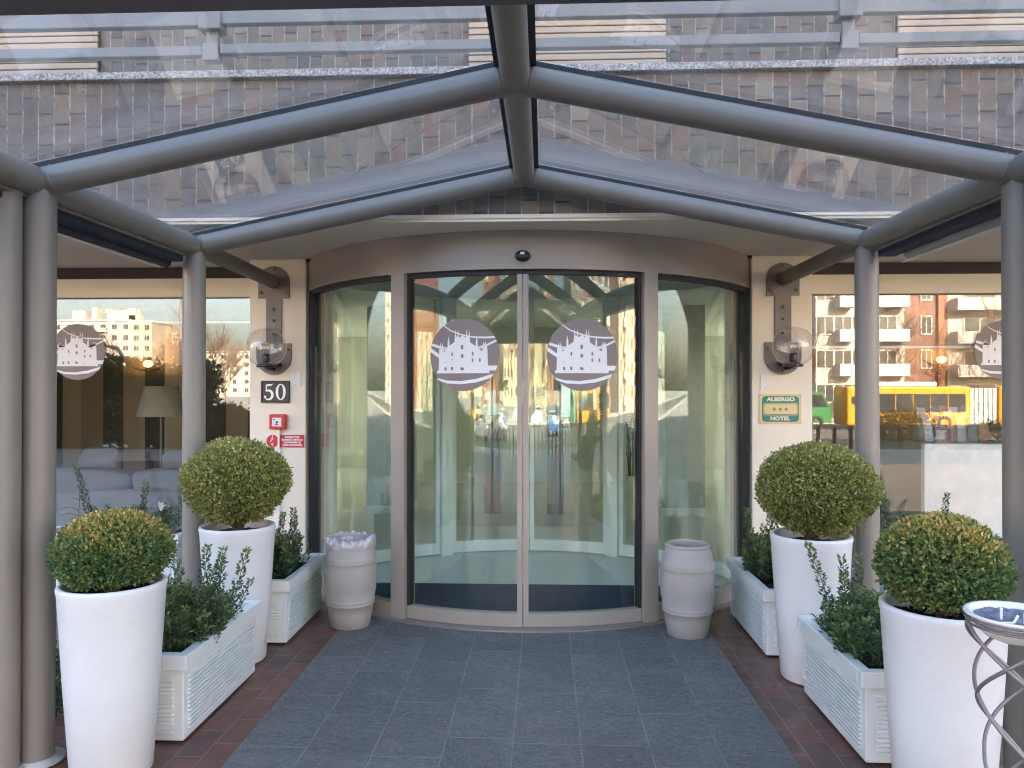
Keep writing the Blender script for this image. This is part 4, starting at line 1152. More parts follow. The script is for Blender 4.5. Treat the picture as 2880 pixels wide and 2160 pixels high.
mb = MB(); soft_box(mb, -4.9, 6.56, .06, -2.42, 6.74, .66, .004, 2); mb.build('backrest', SOFA, o)
for i, (x0, x1) in enumerate(((-5.0, -3.53), (-3.53, -2.40))):
    mb = MB(); soft_box(mb, x0, 6.58, .615, x1, 6.86, .84, .05, 3+i*4); mb.build('back_cushion', SOFA, o)
for i, (x, rz, l) in enumerate(((-3.25, .1, 'grey scatter cushion leaning in the middle of the sofa'), (-4.1, -.2, 'grey scatter cushion at the far end of the sofa'), (-2.75, .15, 'taupe scatter cushion at the near corner of the sofa'))):
    mb = MB(); soft_box(mb, -.22, -.07, -.2, .22, .07, .2, .05, 11+i)
    ob = mb.build('scatter_cushion', SOFAC); ob.location = (x, 7.12, .80); ob.rotation_euler = (-.3, .2*(i-1), rz)
    tag(ob, l, 'cushion', 'scatter cushions on the sofa')
# floor lamp with shade
o = empty('floor_lamp', (-3.95, 8.0, 0), 'floor lamp with a taupe drum shade behind the sofa', 'lamp')
SHADE = M('lamp_shade_fabric', (.50, .44, .35), .9)
mb = MB(); mb.lathe([(.24, 1.26), (.17, 1.58), (.165, 1.58), (.235, 1.26)], (-3.95, 8.0, 0), 40); mb.f = [f for f in mb.f if len(f) < 30]; mb.m = mb.m[:len(mb.f)]; mb.sm = [True]*len(mb.f); mb.build('lamp_shade', SHADE, o)
mb = MB(); mb.tube((-3.95, 8.0, .02), (-3.95, 8.0, 1.5), .012, 12); mb.lathe([(.14, 0), (.14, .02), (.02, .03)], (-3.95, 8.0, 0), 30); mb.build('pole', STEELB, o)
# lit sconce on the striped wall
o = empty('wall_sconce', (-4.87, 9.58, 1.8), 'lit amber glass sconce on the striped wall inside the left window', 'lamp')
GLOW = NT('sconce_glow'); _e = GLOW.n('ShaderNodeEmission', ins={0: (1, .50, .12), 1: .75}); GLOW = GLOW.done(_e.outputs[0])
GOLD = M('sconce_gold', (.45, .30, .12), .35, .7)
mb = MB()
for s in (-1, 1): blade(mb, (-4.87, 9.50, 1.80), (-4.87+s*.26, 9.46, 1.88), -.03, .05)
mb.build('wing', GOLD, o)
mb = MB(); mb.sphere((-4.87, 9.47, 1.87), .05, 16, 10, (1.3, .8, .9)); mb.build('bulb', GLOW, o)
mb = MB(); mb.path([(-4.87, 9.58, 1.70), (-4.87, 9.50, 1.68), (-4.87, 9.48, 1.80)], .02, 10); mb.build('stem', GOLD, o)
pl = bpy.data.lights.new('sconce_light', 'POINT'); po = bpy.data.objects.new('sconce_light', pl); COL.objects.link(po); po.location = (-4.87, 9.38, 2.0); pl.energy = .4; pl.color = (1, .55, .2); pl.shadow_soft_size = .06
o2 = copy_tree(o); o2.location = (5.25, 10.16, 1.86); o2['label'] = 'lit amber glass sconce on the wall behind the reception desk'
for q in (o, o2): q['group'] = 'lit wall sconces in the lobby'
pl2 = pl.copy(); pl2.energy = .4; po2 = bpy.data.objects.new('sconce_light', pl2); COL.objects.link(po2); po2.location = (5.25, 9.95, 2.05)
# potted palm
o = empty('potted_palm', (1.42, 11.2, 0), 'slender dark palm in a white pot inside the entrance', 'plant')
mb = MB(); mb.lathe([(.0002, 0), (.13, 0), (.17, .30), (.16, .30), (.15, .25), (.0002, .25)], (1.42, 11.2, 0), 30); mb.build('pot', POTW, o)
mb = MB(); rng = random.Random(5)
for i in range(15):
    an = i*2.4; h = .55+rng.random()*.95; ln = .25+.25*rng.random()
    bx, by = 1.42+.04*cos(an), 11.2+.04*sin(an)
    mb.path([(bx, by, .25), (bx+.03*cos(an), by, h*.7), (bx+.16*cos(an), by+.16*sin(an), h)], [.008, .006, .004], 5)
    for k in range(9):
        t = k/8; px_, py_ = bx+(.1+.12*t)*cos(an), by+(.1+.12*t)*sin(an); pz = h*.78+t*h*.25
        for s in (-1, 1): blade(mb, (px_, py_, pz), (px_+ln*cos(an+s*1.0), py_+ln*sin(an+s*1.0), pz-.05), .06, .012, 5)
mb.build('fronds', M('palm_leaf', (.03, .05, .03), .5), o)
# reception desk
o = empty('reception_desk', (4.3, 7.0, 0), 'white reception desk behind the right lobby window', 'desk')
DESKW = M('desk_white_gloss', (.86, .88, .87), .25)
mb = MB(); mb.box(3.35, 6.60, .02, 5.3, 6.66, 1.085, .004); mb.build('front_panel', DESKW, o)
DESKG = M('desk_side_grey', (.27, .32, .29), .35)
mb = MB(); mb.box(3.354, 6.662, .02, 3.40, 7.5, 1.065); mb.box(3.36, 7.44, .02, 5.3, 7.5, .74); mb.build('side_panel', DESKG, o)
mb = MB(); mb.box(3.352, 6.662, 1.066, 5.3, 7.0, 1.088, .003); mb.build('counter_top', DESKG, o)
mb = MB(); mb.box(3.42, 7.0, .72, 5.3, 7.44, .75); mb.build('work_surface', DESKG, o)
# brochure rack and leaflets
RACK = glass('clear_acrylic', (.9, .92, .94), .06, .1, (.7, .7, .75))
rk = empty('brochure_rack', (3.72, 6.80, 1.09), 'clear acrylic brochure rack on the reception desk', 'rack')
mb = MB()
for k in range(3):
    y = 6.74+k*.06; z0 = 1.09+k*.045
    mb.box(3.42, y, z0, 3.88, y+.004, z0+.12)
mb.box(3.418, 6.74, 1.09, 3.422, 6.92, 1.25); mb.box(3.88, 6.74, 1.09, 3.884, 6.92, 1.25); mb.box(3.42, 6.74, 1.089, 3.88, 6.92, 1.093)
mb.build('holder', RACK, rk)
rng = random.Random(9); pal = [(.50, .52, .58), (.70, .70, .70), (.15, .17, .25), (.30, .34, .42), (.45, .20, .20), (.60, .58, .48)]
pm = [M('leaflet_paper_%s' % 'abcdef'[i], c, .6, 0, .15, 30) for i, c in enumerate(pal)]
labs = ['pale', 'white', 'navy', 'slate', 'red', 'sand']
cnt = 0
for k in range(3):
    for i in range(5):
        y = 6.748+k*.06; x = 3.435+i*.09; z = 1.097+k*.045; ci = (i*2+k*3) % 6
        mb = MB(); h = .19+.03*rng.random()
        lean = .06+.05*rng.random(); sk_ = rng.uniform(.0, .05)
        mb.add([(x, y, z), (x+.072, y, z), (x+.072+sk_, y+lean, z+h), (x+sk_, y+lean, z+h), (x, y+.006, z), (x+.072, y+.006, z), (x+.072+sk_, y+lean+.006, z+h), (x+sk_, y+lean+.006, z+h)],
               [(0, 1, 2, 3), (7, 6, 5, 4), (0, 4, 5, 1), (1, 5, 6, 2), (2, 6, 7, 3), (3, 7, 4, 0)])
        row = ('front', 'middle', 'back')[k]; posn = ('leftmost', 'second', 'third', 'fourth', 'rightmost')[i]
        tag(mb.build('leaflet', pm[ci]), '%s leaflet, %s in the %s tier of the brochure rack' % (labs[ci], posn, row), 'leaflet', 'leaflets in the brochure rack')
        cnt += 1

# ------------------------------------------------------------------ receptionist
SKIN = M('skin', (.50, .29, .21), .5, 0, .06, 12)
SUIT = M('navy_suit', (.015, .017, .032), .85, 0, .1, 20)
SHIRT = M('white_shirt', (.78, .78, .80), .7)
HAIR = M('dark_hair', (.025, .018, .014), .55)
def skin_obj(name, chain, edges, mat, parent, sub=2):
    me = bpy.data.meshes.new(name); off = origin_of(parent)
    me.from_pydata([Vector(c[:3])-off for c in chain], edges, [])
    o = bpy.data.objects.new(name, me); COL.objects.link(o); o.parent = parent
    md = o.modifiers.new('skin', 'SKIN'); md.use_smooth_shade = True
    if not me.skin_vertices: bpy.context.view_layer.update()
    sv = me.skin_vertices[0].data if me.skin_vertices else None
    for i, c in enumerate(chain):
        rx, ry = (c[3], c[4]) if len(c) > 4 else (c[3], c[3])
        sv[i].radius = (rx, ry); sv[i].use_root = (i == 0)
    s = o.modifiers.new('sub', 'SUBSURF'); s.levels = sub; s.render_levels = sub
    me.materials.append(mat)
    return o
hx, hy = 4.30, 7.40     # he sits behind the desk, looking left
per = empty('person', (hx, hy, 0), 'man in a navy suit and white shirt seated behind the reception desk', 'person')
bz = .58
body = [(hx, hy, bz, .13, .11), (hx, hy, bz+.18, .13, .10), (hx-.01, hy, bz+.38, .15, .10), (hx-.015, hy, bz+.48, .10, .08), (hx-.025, hy, bz+.56, .055, .055), (hx-.05, hy, bz+.64, .07, .075), (hx-.055, hy, bz+.72, .082, .095), (hx-.045, hy, bz+.79, .06, .07)]
edg = [(i, i+1) for i in range(7)]
ch = list(body); e2 = list(edg)
for s in (-1, 1):
    b = len(ch)
    ch += [(hx-.01, hy+s*.17, bz+.43, .055), (hx-.06, hy+s*.21, bz+.20, .042), (hx-.28, hy+s*.15, bz+.20, .034), (hx-.36, hy+s*.13, bz+.20, .026), (hx-.43, hy+s*.12, bz+.20, .022, .035)]
    e2 += [(3, b)] + [(b+i, b+i+1) for i in range(4)]
    q = len(ch)
    ch += [(hx-.05, hy+s*.09, bz-.05, .085), (hx-.42, hy+s*.10, bz-.05, .06), (hx-.44, hy+s*.10, .10, .04), (hx-.55, hy+s*.10, .05, .035)]
    e2 += [(0, q), (q, q+1), (q+1, q+2), (q+2, q+3)]
try:
    skin_obj('body', ch, e2, SKIN, per)
    jk = [(c[0], c[1], c[2], c[3]*1.12, c[4]*1.14) for c in body[:3]] + [(hx-.012, hy, bz+.47, .105, .09)]
    je = [(0, 1), (1, 2), (2, 3)]
    for s in (-1, 1):
        b = len(jk); jk += [(hx-.01, hy+s*.175, bz+.43, .065), (hx-.06, hy+s*.215, bz+.20, .053), (hx-.30, hy+s*.15, bz+.20, .043)]
        je += [(3, b), (b, b+1), (b+1, b+2)]
        b = len(jk); jk += [(hx-.05, hy+s*.09, bz-.05, .10), (hx-.42, hy+s*.10, bz-.05, .072), (hx-.44, hy+s*.10, .10, .055)]
        je += [(0, b), (b, b+1), (b+1, b+2)]
    skin_obj('suit', jk, je, SUIT, per)
except Exception as ex:
    print('skin failed', ex)
mb = MB(); mb.lathe([(.062, 0), (.068, .03), (.064, .05), (.058, .05)], (hx-.03, hy, bz+.50), 20); mb.prism([(hx-.13, bz+.50), (hx-.06, bz+.55), (hx-.09, bz+.36)], 'y', hy-.05, hy+.05); mb.build('shirt', SHIRT, per)
mb = MB(); mb.sphere((hx-.035, hy, bz+.765), .098, 24, 14, (1.02, .88, .82)); mb.sphere((hx+.02, hy, bz+.70), .075, 20, 12, (.7, .95, 1.1)); mb.build('hair', HAIR, per)
mb = MB()
mb.path([(hx-.13, hy, bz+.74), (hx-.155, hy, bz+.69), (hx-.13, hy, bz+.675)], [.010, .016, .012], 8)
for s in (-1, 1): mb.sphere((hx-.04, hy+s*.083, bz+.705), .03, 12, 8, (.55, .3, 1))
mb.build('nose_and_ears', SKIN, per)
mb = MB()
for s in (-1, 1): mb.sphere((hx-.128, hy+s*.034, bz+.728), .012, 10, 8)
mb.build('eyes', BLACKP, per)

# ------------------------------------------------------------------ the street behind the camera (seen in the glass)
WINM = M('far_window_glass', (.05, .055, .06), .12)
BALM = M('balcony_rail_white', (.50, .46, .41), .7)
SHUTM = M('far_shutter', (.42, .38, .32), .7)
GZ = -1.17
def block(label, x0, x1, yf, depth, floors, fh, cols, wall, name='apartment_block', balc=(), accents=(), roofbits=(), winw=1.4, base=GZ):
    """apartment block whose front looks towards the hotel (+Y) at Y=yf"""
    o = empty(name, ((x0+x1)/2, yf-depth/2, base), label, 'building', 'apartment blocks across the street')
    H = floors*fh+1.0
    mb = MB(); mb.box(x0, yf-depth, base, x1, yf, base+H); mb.build('wall', wall, o)
    mb = MB(); mb.box(x0-.4, yf-depth-.4, base+H, x1+.4, yf+.4, base+H+.35)
    rf = mb.build('roof', BALM, o)
    for (rx, rw, rh, rm) in roofbits:
        mb = MB(); mb.box(rx, yf-6, base+H+.35, rx+rw, yf-3, base+H+.35+rh); mb.build('chimney', rm, rf)
    proto = None; bproto = None
    for c in range(cols):
        xc = x0+(x1-x0)*(c+.5)/cols
        for f in range(floors):
            z = base+1.6+f*fh
            if proto is None:
                mb = MB(); mb.box(xc-winw/2, yf+.02, z, xc+winw/2, yf+.06, z+1.5)
                mb.mat(1)
                for (a, b, c2, d) in ((-winw/2-.1, -.1, winw/2+.1, 0), (-winw/2-.1, 1.5, winw/2+.1, 1.6), (-winw/2-.1, 0, -winw/2, 1.5), (winw/2, 0, winw/2+.1, 1.5), (-.04, 0, .04, 1.5)):
                    mb.box(xc+a, yf+.02, z+b, xc+c2, yf+.10, z+d)
                proto = mb.build('window', [WINM, BALM], o); pc = (xc, z)
            else:
                w_ = proto.copy(); COL.objects.link(w_); w_.parent = o
                w_.location = (xc-pc[0], 0, z-pc[1])
            if c in balc:
                if bproto is None:
                    mb = MB(); bw = (x1-x0)/cols*.92/2
                    mb.box(xc-bw, yf+.0, z-.75, xc+bw, yf+1.3, z-.58); mb.box(xc-bw, yf+1.22, z-.58, xc+bw, yf+1.3, z+.30)
                    mb.box(xc-bw, yf+.0, z-.58, xc-bw+.08, yf+1.22, z+.30); mb.box(xc+bw-.08, yf+.0, z-.58, xc+bw, yf+1.22, z+.30)
                    bproto = mb.build('balcony', BALM, o); bc = (xc, z)
                else:
                    w_ = bproto.copy(); COL.objects.link(w_); w_.parent = o; w_.location = (xc-bc[0], 0, z-bc[1])
    for (ax, aw, am) in accents:
        mb = MB(); mb.box(ax, yf+.01, base, ax+aw, yf+.30, base+H-.2); mb.build('facade_strip', am, o)
    return o
CW1 = M('render_cream', (.44, .37, .26), .85, 0, .06, .2)
CW2 = M('render_pale', (.44, .40, .35), .85, 0, .05, .2)
CW3 = M('render_greenish', (.45, .46, .36), .85, 0, .05, .2)
CW4 = M('brick_orange', (.29, .125, .065), .85, 0, .12, .3)
CW5 = M('brick_redbrown', (.20, .105, .08), .85, 0, .12, .3)
CW6 = M('render_ochre', (.27, .235, .13), .85, 0, .07, .2)
CW7 = M('render_peach', (.60, .44, .32), .85, 0, .06, .2)
def WX(px, s): return .13+(px-1174)/1650*s     # along a mirrored sight line in the lobby windows
s = 215
block('cream apartment block with rooftop huts, far left', -142, -118.5, 12.4-s, 14, 7, 3.05, 7, CW2, roofbits=((-138, 4, 3, CW2), (-132, 1.5, 4, CW3), (-128, 9, 3.5, CW3), (-121, 3, 1.6, CW2)), balc=(1, 4))
block('plain cream tower wall with paired windows', -118, -112, 12.4-s+1, 12, 7, 3.0, 2, CW1)
s = 270
block('greenish block behind bare trees', -142, -138, 12.4-s, 12, 7, 3.0, 2, CW3)
block('pale block with long peach balconies', -137.5, -129, 12.4-s+3, 12, 7, 3.0, 2, CW7, balc=(0, 1), roofbits=((-135, 3, 1.5, CW2),))
block('low greenish block far beyond the trees', -126, -100, 12.4-s, 12, 5, 3.0, 6, CW3)
block('white block with recessed balconies, right', 24.2, 28.9, -56, 14, 11, 3.0, 3, CW2, balc=(1,))
block('pale slab with stacked loggias beside the red tower', 28.92, 31.9, -56, 14, 11, 3.0, 1, CW2, balc=(0,))
block('red-brown stair tower with an orange edge strip', 31.92, 35.6, -56, 12, 11, 3.0, 1, CW5, accents=((34.7, .5, CW4),), winw=.8)
block('white balcony block nearest on the right', 35.62, 52, -56, 14, 9, 2.9, 3, CW2, balc=(0, 1, 2), winw=2.6)
block('tall orange brick block on the left side street', -104, -78, -48, 30, 12, 3.0, 6, CW4, balc=(2,))
block('second orange brick block farther down on the left', -48, -34, -120, 30, 12, 3.0, 4, CW4, balc=(1,))
block('ochre low building facing the entrance', -4, 13, -72, 12, 3, 3.2, 5, CW6, winw=1.8)
block('cream slab behind the ochre building', -22, -6, -110, 12, 7, 3.0, 5, CW1)
block('orange block closing the right side street', 16, 30, -125, 20, 12, 3.0, 4, CW4, balc=(1,))
block('long peach block far on the right', 58, 92, -52, 16, 8, 3.0, 8, CW7, balc=(1, 4, 6))
block('grey-white tall block far on the left', -150, -108, -40, 18, 10, 3.0, 7, CW2, balc=(2, 5))

# bare trees
def tree_mesh(seed, H):
    rng = random.Random(seed); tr = MB(); cr = MB()
    def grow(p, d, L, r, lev, mbx):
        pts = [p]; rs = [r]; q = p; dd = d
        nseg = 3
        for i in range(nseg):
            dd = (dd+Vector((rng.gauss(0, .13), rng.gauss(0, .13), .06))).normalized()
            q = q+dd*L/nseg; pts.append(q); rs.append(r*(1-.55*(i+1)/nseg))
        mbx.path(pts, rs, 5 if lev < 2 else 3, False)
        if lev >= 4: return
        for i in range(7 if lev == 0 else 5):
            t = .35+.65*(i+1)/(7 if lev == 0 else 5)
            k = min(nseg-1, int(t*nseg)); b = pts[k].lerp(pts[k+1], t*nseg-k) if t < 1 else pts[-1]
            ax = Vector((rng.gauss(0, 1), rng.gauss(0, 1), rng.gauss(0, .4))).normalized()
            nd = (dd*.75+ax*.62+Vector((0, 0, .18))).normalized()
            grow(b, nd, L*rng.uniform(.52, .74), max(r*.52, .012), lev+1, cr)
    grow(Vector((0, 0, 0)), Vector((0, 0, 1)), H*.42, H*.018, 0, tr)
    return tr, cr
protos = []
tree_pos = [(-52, -78), (-44, -92), (-60, -88), (-68, -70), (-38, -70), (-33, -60), (-48, -66), (-30, -82), (-56, -102), (24, -58), (27, -60), (30.5, -57), (34, -58), (21, -62), (39, -50), (45, -49), (3, -62), (-8, -60), (9, -64), (-16, -64), (-22, -52), (14, -60)]
tdesc = ['beside the far road on the left', 'deep in the left grove', 'at the left of the grove', 'before the cream block', 'near the middle of the left grove', 'at the right of the left grove', 'in the front row of the left grove', 'standing behind the left grove', 'at the back of the left grove', 'before the white block on the right', 'between the white block and loggias', 'before the loggia slab', 'before the red stair tower', 'left of the white block', 'before the nearest balcony block', 'at the right end of the bus stop', 'before the ochre building', 'left of the ochre building', 'right of the ochre building', 'before the cream slab', 'at the corner of the left side street', 'between the ochre building and the right blocks']
for i, (x, y) in enumerate(tree_pos):
    k = i % 3
    lab = 'bare winter tree ' + tdesc[i]
    if i < 3:
        o = empty('bare_tree', (0, 0, 0), lab, 'tree', 'bare street trees')
        tr, cr = tree_mesh(40+i, 9.5+i)
        tr.build('trunk', BARK, o, False); cr.build('crown', BARK, o, False); protos.append(o)
    else:
        o = copy_tree(protos[k]); o['label'] = lab
    o.location = (x, y, GZ); o.rotation_euler = (0, 0, i*1.3); sc = .85+.3*((i*37) % 10)/10; o.scale = (sc, sc, sc)

# hedges and shrubs on the forecourt
def hedge(label, x0, x1, y, z0, h, d, nl, seed, mat=LEAF_DARK, L=.09, name='hedge'):
    rng = np.random.default_rng(seed)
    o = empty(name, ((x0+x1)/2, y, z0), label, 'hedge')
    P = np.stack([rng.uniform(x0, x1, nl), y+rng.uniform(-d/2, d/2, nl), z0+h*rng.beta(1.0, .85, nl)*(1+.08*np.sin(rng.uniform(0, 6, nl)))], 1)
    P[:, 2] += .12*np.sin(P[:, 0]*2.1)+.08*np.sin(P[:, 0]*5.3)
    N = rng.normal(size=(nl, 3))+np.array([0, .5, .4])
    leaves_object('foliage', P, N, L, L*.5, .3+rng.normal(0, .15, nl), mat, o, rng)
    mb = MB(); 
    for i in range(14): mb.tube((x0+(x1-x0)*(i+.5)/14, y, z0-.05), (x0+(x1-x0)*(i+.5)/14, y, z0+h*.6), .03, 6)
    mb.build('stems', TWIG, o)
hedge('tall dark hedge along the forecourt on the left', -16, -8.6, -7.4, ground_z(0, -7.4), 2.15, 1.1, 30000, 61, L=.15)
hedge('lower hedge continuing to the right of the tall one', -8.4, -6.4, -7.0, ground_z(0, -7), .95, .8, 6000, 62, L=.12)
hedge('rounded olive bush by the railing on the right', 11.5, 13.6, -14.5, ground_z(0, -14.5), 1.6, 1.4, 7000, 63, LEAF_BALL)
hedge('small olive bush beside the round one', 14.2, 15.8, -14.2, ground_z(0, -14.2), 1.2, 1.2, 4000, 64, LEAF_BALL)
# black forecourt railing posts
BLK = M('black_post', (.015, .015, .016), .5)
pp = None
for i in range(34):
    x = -3.5+i*.46; y = -9.6
    if pp is None:
        mb = MB(); mb.box(x-.045, y-.045, ground_z(x, y)-.1, x+.045, y+.045, ground_z(x, y)+.66, .01); mb.lathe([(.03, 0), (.04, .02), (.0002, .06)], (x, y, ground_z(x, y)+.66), 10)
        pp = mb.build('bollard', BLK); p0 = x; b_ = pp
    else:
        b_ = pp.copy(); COL.objects.link(b_); b_.location = (x-p0, 0, 0)
    tag(b_, 'black square bollard in the row across the forecourt', 'bollard', 'black bollards across the forecourt')

# vehicles
TYRE = M('tyre_rubber', (.02, .02, .02), .8)
CGL = M('car_glass', (.03, .035, .04), .08)
LIGHTM = M('headlight_glass', (.65, .65, .65), .1)
RIM = M('wheel_rim', (.45, .45, .46), .35, .6)
def wheel(mb, x, y, z, r, w, side):
    n = 24
    vs = []
    prof = [(r*.62, -w/2), (r*.93, -w/2), (r, -w*.3), (r, w*.3), (r*.93, w/2), (r*.62, w/2)]
    for (rr, yy) in prof:
        for k in range(n): vs.append((x+rr*cos(2*pi*k/n), y+yy, z+rr*sin(2*pi*k/n)))
    mb.add(vs, [(i*n+k, i*n+(k+1) % n, (i+1)*n+(k+1) % n, (i+1)*n+k) for i in range(5) for k in range(n)], True)
def make_car(label, loc, rz, paint, kind='hatch', name='parked_car'):
    o = empty(name, (0, 0, 0), label, 'car' if kind != 'van' else 'van', 'vehicles on the street')
    if kind == 'van':
        prof = [(-2.4, .35), (-2.45, 1.0), (-2.4, 2.15), (-2.2, 2.3), (1.0, 2.3), (1.35, 2.15), (1.95, 1.25), (2.45, 1.05), (2.5, .6), (2.4, .35)]; W_ = .95
        win = [(1.0, 1.35), (1.80, 1.35), (1.32, 2.05), (1.0, 2.05)]
    else:
        prof = [(-2.0, .32), (-2.06, .75), (-1.95, 1.0), (-1.72, 1.38), (-1.3, 1.50), (.2, 1.50), (.62, 1.36), (1.15, .98), (1.85, .86), (2.05, .66), (2.02, .32)]; W_ = .86
        win = [(-1.72, 1.0), (1.02, 1.0), (.52, 1.36), (.15, 1.43), (-1.25, 1.43), (-1.6, 1.32)]
    bm = bmesh.new()
    L_ = [bm.verts.new((x, -W_*(1 if z < 1.02 else .84 if kind != 'van' else .96), z)) for x, z in prof]; R_ = [bm.verts.new((x, W_*(1 if z < 1.02 else .84 if kind != 'van' else .96), z)) for x, z in prof]
    bm.faces.new(L_); bm.faces.new(list(reversed(R_)))
    for i in range(len(prof)): bm.faces.new((L_[i], R_[i], R_[(i+1) % len(prof)], L_[(i+1) % len(prof)]))
    bmesh.ops.recalc_face_normals(bm, faces=bm.faces[:]); bmesh.ops.bevel(bm, geom=bm.edges[:], offset=.05, segments=2, affect='EDGES', profile=.6)
    mb = MB(); mb.bm(bm, None, True); bm.free(); mb.build('body', paint, o)
    for sy in (-1, 1):
        mb = MB(); ww = W_*(.90 if kind != 'van' else .965)
        mb.prism(win, 'y', sy*(ww-.03), sy*(ww+.012)); mb.build('side_window', CGL, o)
    mb = MB(); 
    if kind != 'van': mb.add([(1.14, -.7, 1.0), (1.14, .7, 1.0), (.64, .62, 1.38), (.64, -.62, 1.38), (1.10, -.7, .98), (1.10, .7, .98), (.60, .62, 1.35), (.60, -.62, 1.35)], [(0, 1, 2, 3), (7, 6, 5, 4), (0, 4, 5, 1), (1, 5, 6, 2), (2, 6, 7, 3), (3, 7, 4, 0)])
    else: mb.add([(1.97, -.8, 1.27), (1.97, .8, 1.27), (1.38, .78, 2.14), (1.38, -.78, 2.14), (1.9, -.8, 1.25), (1.9, .8, 1.25), (1.3, .78, 2.1), (1.3, -.78, 2.1)], [(0, 1, 2, 3), (7, 6, 5, 4), (0, 4, 5, 1), (1, 5, 6, 2), (2, 6, 7, 3), (3, 7, 4, 0)])
    mb.build('windscreen', CGL, o)
    fx = prof[-2][0]
    for sy in (-1, 1):
        mb = MB(); mb.box(fx-.12, sy*.55-.14, .62, fx+.015, sy*.55+.14, .76, .02); mb.build('headlight', LIGHTM, o)
        for wx in (-1.28, 1.30):
            mb = MB(); wheel(mb, wx, sy*(W_-.10), .32, .32, .2, sy); w_ = mb.build('wheel', TYRE, o)
            mb = MB(); mb.lathe([(.0002, .0), (.2, .0), (.2, .03), (.0002, .05)], (0, 0, 0), 18); mb.v = [(wx+v[0], sy*(W_-.10)+sy*(.06+v[2]), .32+v[1]) for v in mb.v]; mb.build('rim', RIM, w_)
    o.location = loc; o.rotation_euler = (0, 0, rz)
    return o
P_W = M('car_white', (.75, .75, .75), .2); P_S = M('car_silver', (.42, .43, .45), .25, .5); P_D = M('car_dark', (.05, .05, .06), .2); P_B = M('car_blue', (.05, .14, .33), .2); P_R = M('car_red', (.4, .04, .04), .2)
make_car('white van parked across the road', (-1.6, -50.3, -1.03), 0, P_W, 'van', 'delivery_van')
make_car('dark small car parked beside the white van', (3.4, -50.4, -1.03), pi, P_D)
make_car('white car passing on the left', (-13, -27.5, -1.16), 0, P_W)
make_car('silver car farther along the left kerb', (-21, -44, -1.16), pi, P_S)
make_car('blue car at the left side street', (-27, -40, -1.16), .4, P_B)
make_car('red car behind the silver one', (-33, -45.5, -1.16), pi, P_R)
make_car('white car on the right beyond the bollards', (4.5, -44.5, -1.16), pi, P_W)
make_car('silver car facing the crossing', (-7.5, -29, -1.16), 0, P_S)
make_car('blue car waiting near the green truck', (9, -33, -1.16), 0, P_B)
# articulated yellow bus
BUSY = M('bus_yellow', (.62, .26, .006), .3); BELL = M('bus_bellows', (.40, .42, .40), .8)
bus = empty('articulated_bus', (26, -40, -1.16), 'articulated yellow-orange city bus with a white roof unit', 'bus')
for (bx0, bx1) in ((20.2, 28.2), (30.0, 38.0)):
    mb = MB(); mb.box(bx0, -41.25, -.86, bx1, -38.75, 1.72, .12); b_ = mb.build('coach_body', BUSY, bus)
    nw = 6
    for k in range(nw):
        x0 = bx0+.9+(bx1-bx0-1.2)*k/nw; mb = MB(); mb.box(x0, -38.765, .02, x0+(bx1-bx0-1.2)/nw-.05, -38.72, 1.24, .02); mb.build('window', CGL, b_)
    mb = MB(); mb.box(bx0+2, -40.9, 1.73, bx0+6, -39.1, 2.02, .08); mb.build('roof_unit', PUREW, b_)
    for wx in (bx0+1.9, bx1-1.7):
        for yy in (-38.85, -41.15):
            mb = MB(); wheel(mb, wx, yy, -.69, .47, .3, 1); mb.build('wheel', TYRE, bus)
mb = MB()
for k in range(12): mb.box(28.21+k*.15, -41.1+(.06 if k % 2 else 0), -.7, 28.35+k*.15, -38.9-(.06 if k % 2 else 0), 1.62)
mb.build('bellows', BELL, bus)
mb = MB(); mb.box(20.5, -38.76, .55, 21.0, -38.70, 1.05); mb.build('vent_grille', CGL, bus)
# green and blue lorry left of the bus
lor = empty('box_lorry', (16.5, -41, -1.16), 'lorry with a blue-grey box and green cab before the bus', 'lorry')
mb = MB(); mb.box(13.5, -42, -.4, 17.4, -39.8, 1.9, .05); mb.build('cargo_box', M('lorry_box', (.16, .25, .36), .5), lor)
mb = MB(); mb.prism([(17.45, -.75), (19.6, -.75), (19.6, .2), (19.0, 1.35), (17.45, 1.45)], 'y', -41.9, -39.9); cab = mb.build('cab', M('lorry_green', (.03, .17, .05), .3), lor)
mb = MB(); mb.prism([(17.9, .35), (19.35, .35), (18.95, 1.15), (17.9, 1.2)], 'y', -39.91, -39.87); mb.build('cab_window', CGL, cab)
for wx in (14.6, 18.6):
    for yy in (-39.95, -41.85):
        mb = MB(); wheel(mb, wx, yy, -.72, .44, .28, 1); mb.build('wheel', TYRE, lor)
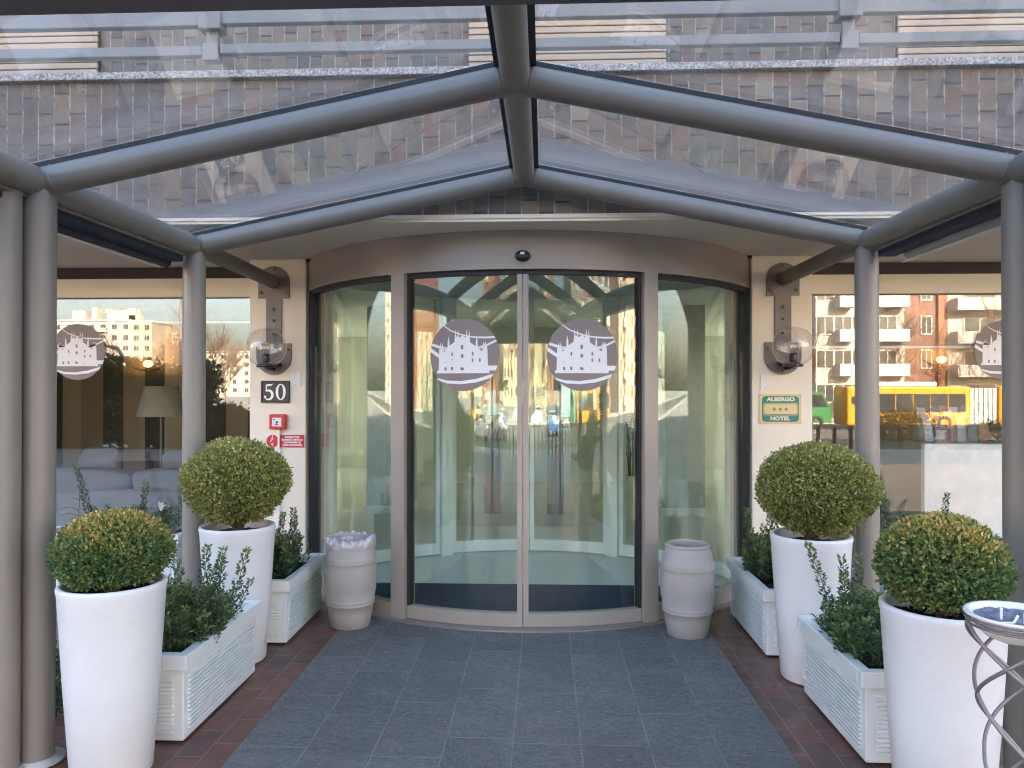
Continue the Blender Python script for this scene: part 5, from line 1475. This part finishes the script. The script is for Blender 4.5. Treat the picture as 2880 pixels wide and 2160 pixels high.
# poles and traffic lights
def pole(label, x, y, h, arm=None, name='street_lamp', cat='street lamp'):
    z = ground_z(x, y); o = empty(name, (x, y, z), label, cat)
    mb = MB(); mb.tube((x, y, z), (x, y, z+h), .085, 12, .05); mb.build('post', GREYM, o)
    if arm:
        mb = MB(); mb.path([(x, y, z+h), (x+arm*.4, y, z+h+.3), (x+arm, y, z+h+.35)], .04, 8); mb.box(x+arm-.3, y-.12, z+h+.28, x+arm+.3, y+.12, z+h+.40, .03); mb.build('lamp_head', GREYM, o)
pole('tall grey street lamp on the left pavement', WX(369, 33), 12.4-33, 9.0, 1.5)
pole('tall grey street lamp on the right pavement', 22, -21, 9.0, -1.5)
pole('tall grey street lamp far on the left', -36, -49, 9.0, 1.5)
def traffic_light(label, x, y, h, arm):
    z = ground_z(x, y); o = empty('traffic_light', (x, y, z), label, 'traffic light')
    mb = MB(); mb.path([(x, y, z), (x, y, z+h*.75), (x+arm*.15, y, z+h*.95), (x+arm*.4, y, z+h), (x+arm, y, z+h)], [.09, .08, .07, .06, .06], 10); mb.build('mast', GREYM, o)
    for k, ax in enumerate((.6, .95)):
        X = x+arm*ax
        mb = MB(); mb.box(X-.18, y-.12, z+h-.55, X+.18, y+.12, z+h+.55, .03); hd = mb.build('signal_head', BLACKP, o)
        for j, c in enumerate(('red', 'amber', 'green')):
            mb = MB(); mb.tube((X, y+.12, z+h+.33-j*.33), (X, y+.27, z+h+.33-j*.33), .11, 12, .10, False); mb.build('visor', GREYM, hd)
traffic_light('traffic light on a curved mast at the left crossing', WX(259, 30), 12.4-30, 4.6, -4.2)
traffic_light('traffic light on a curved mast at the right crossing', 4.5, -19.5, 4.0, 1.5)
# street sign board
o = empty('road_sign', (-4.2, -18.8, -1.1), 'yellow-green direction sign on a thin post', 'sign')
mb = MB(); mb.tube((-4.2, -18.8, -1.17), (-4.2, -18.8, 1.9), .03, 10); mb.build('post', GREYM, o)
mb = MB(); mb.box(-4.7, -18.76, 1.5, -3.7, -18.73, 1.9, .01); mb.build('panel', M('sign_lime', (.45, .55, .05), .5), o)
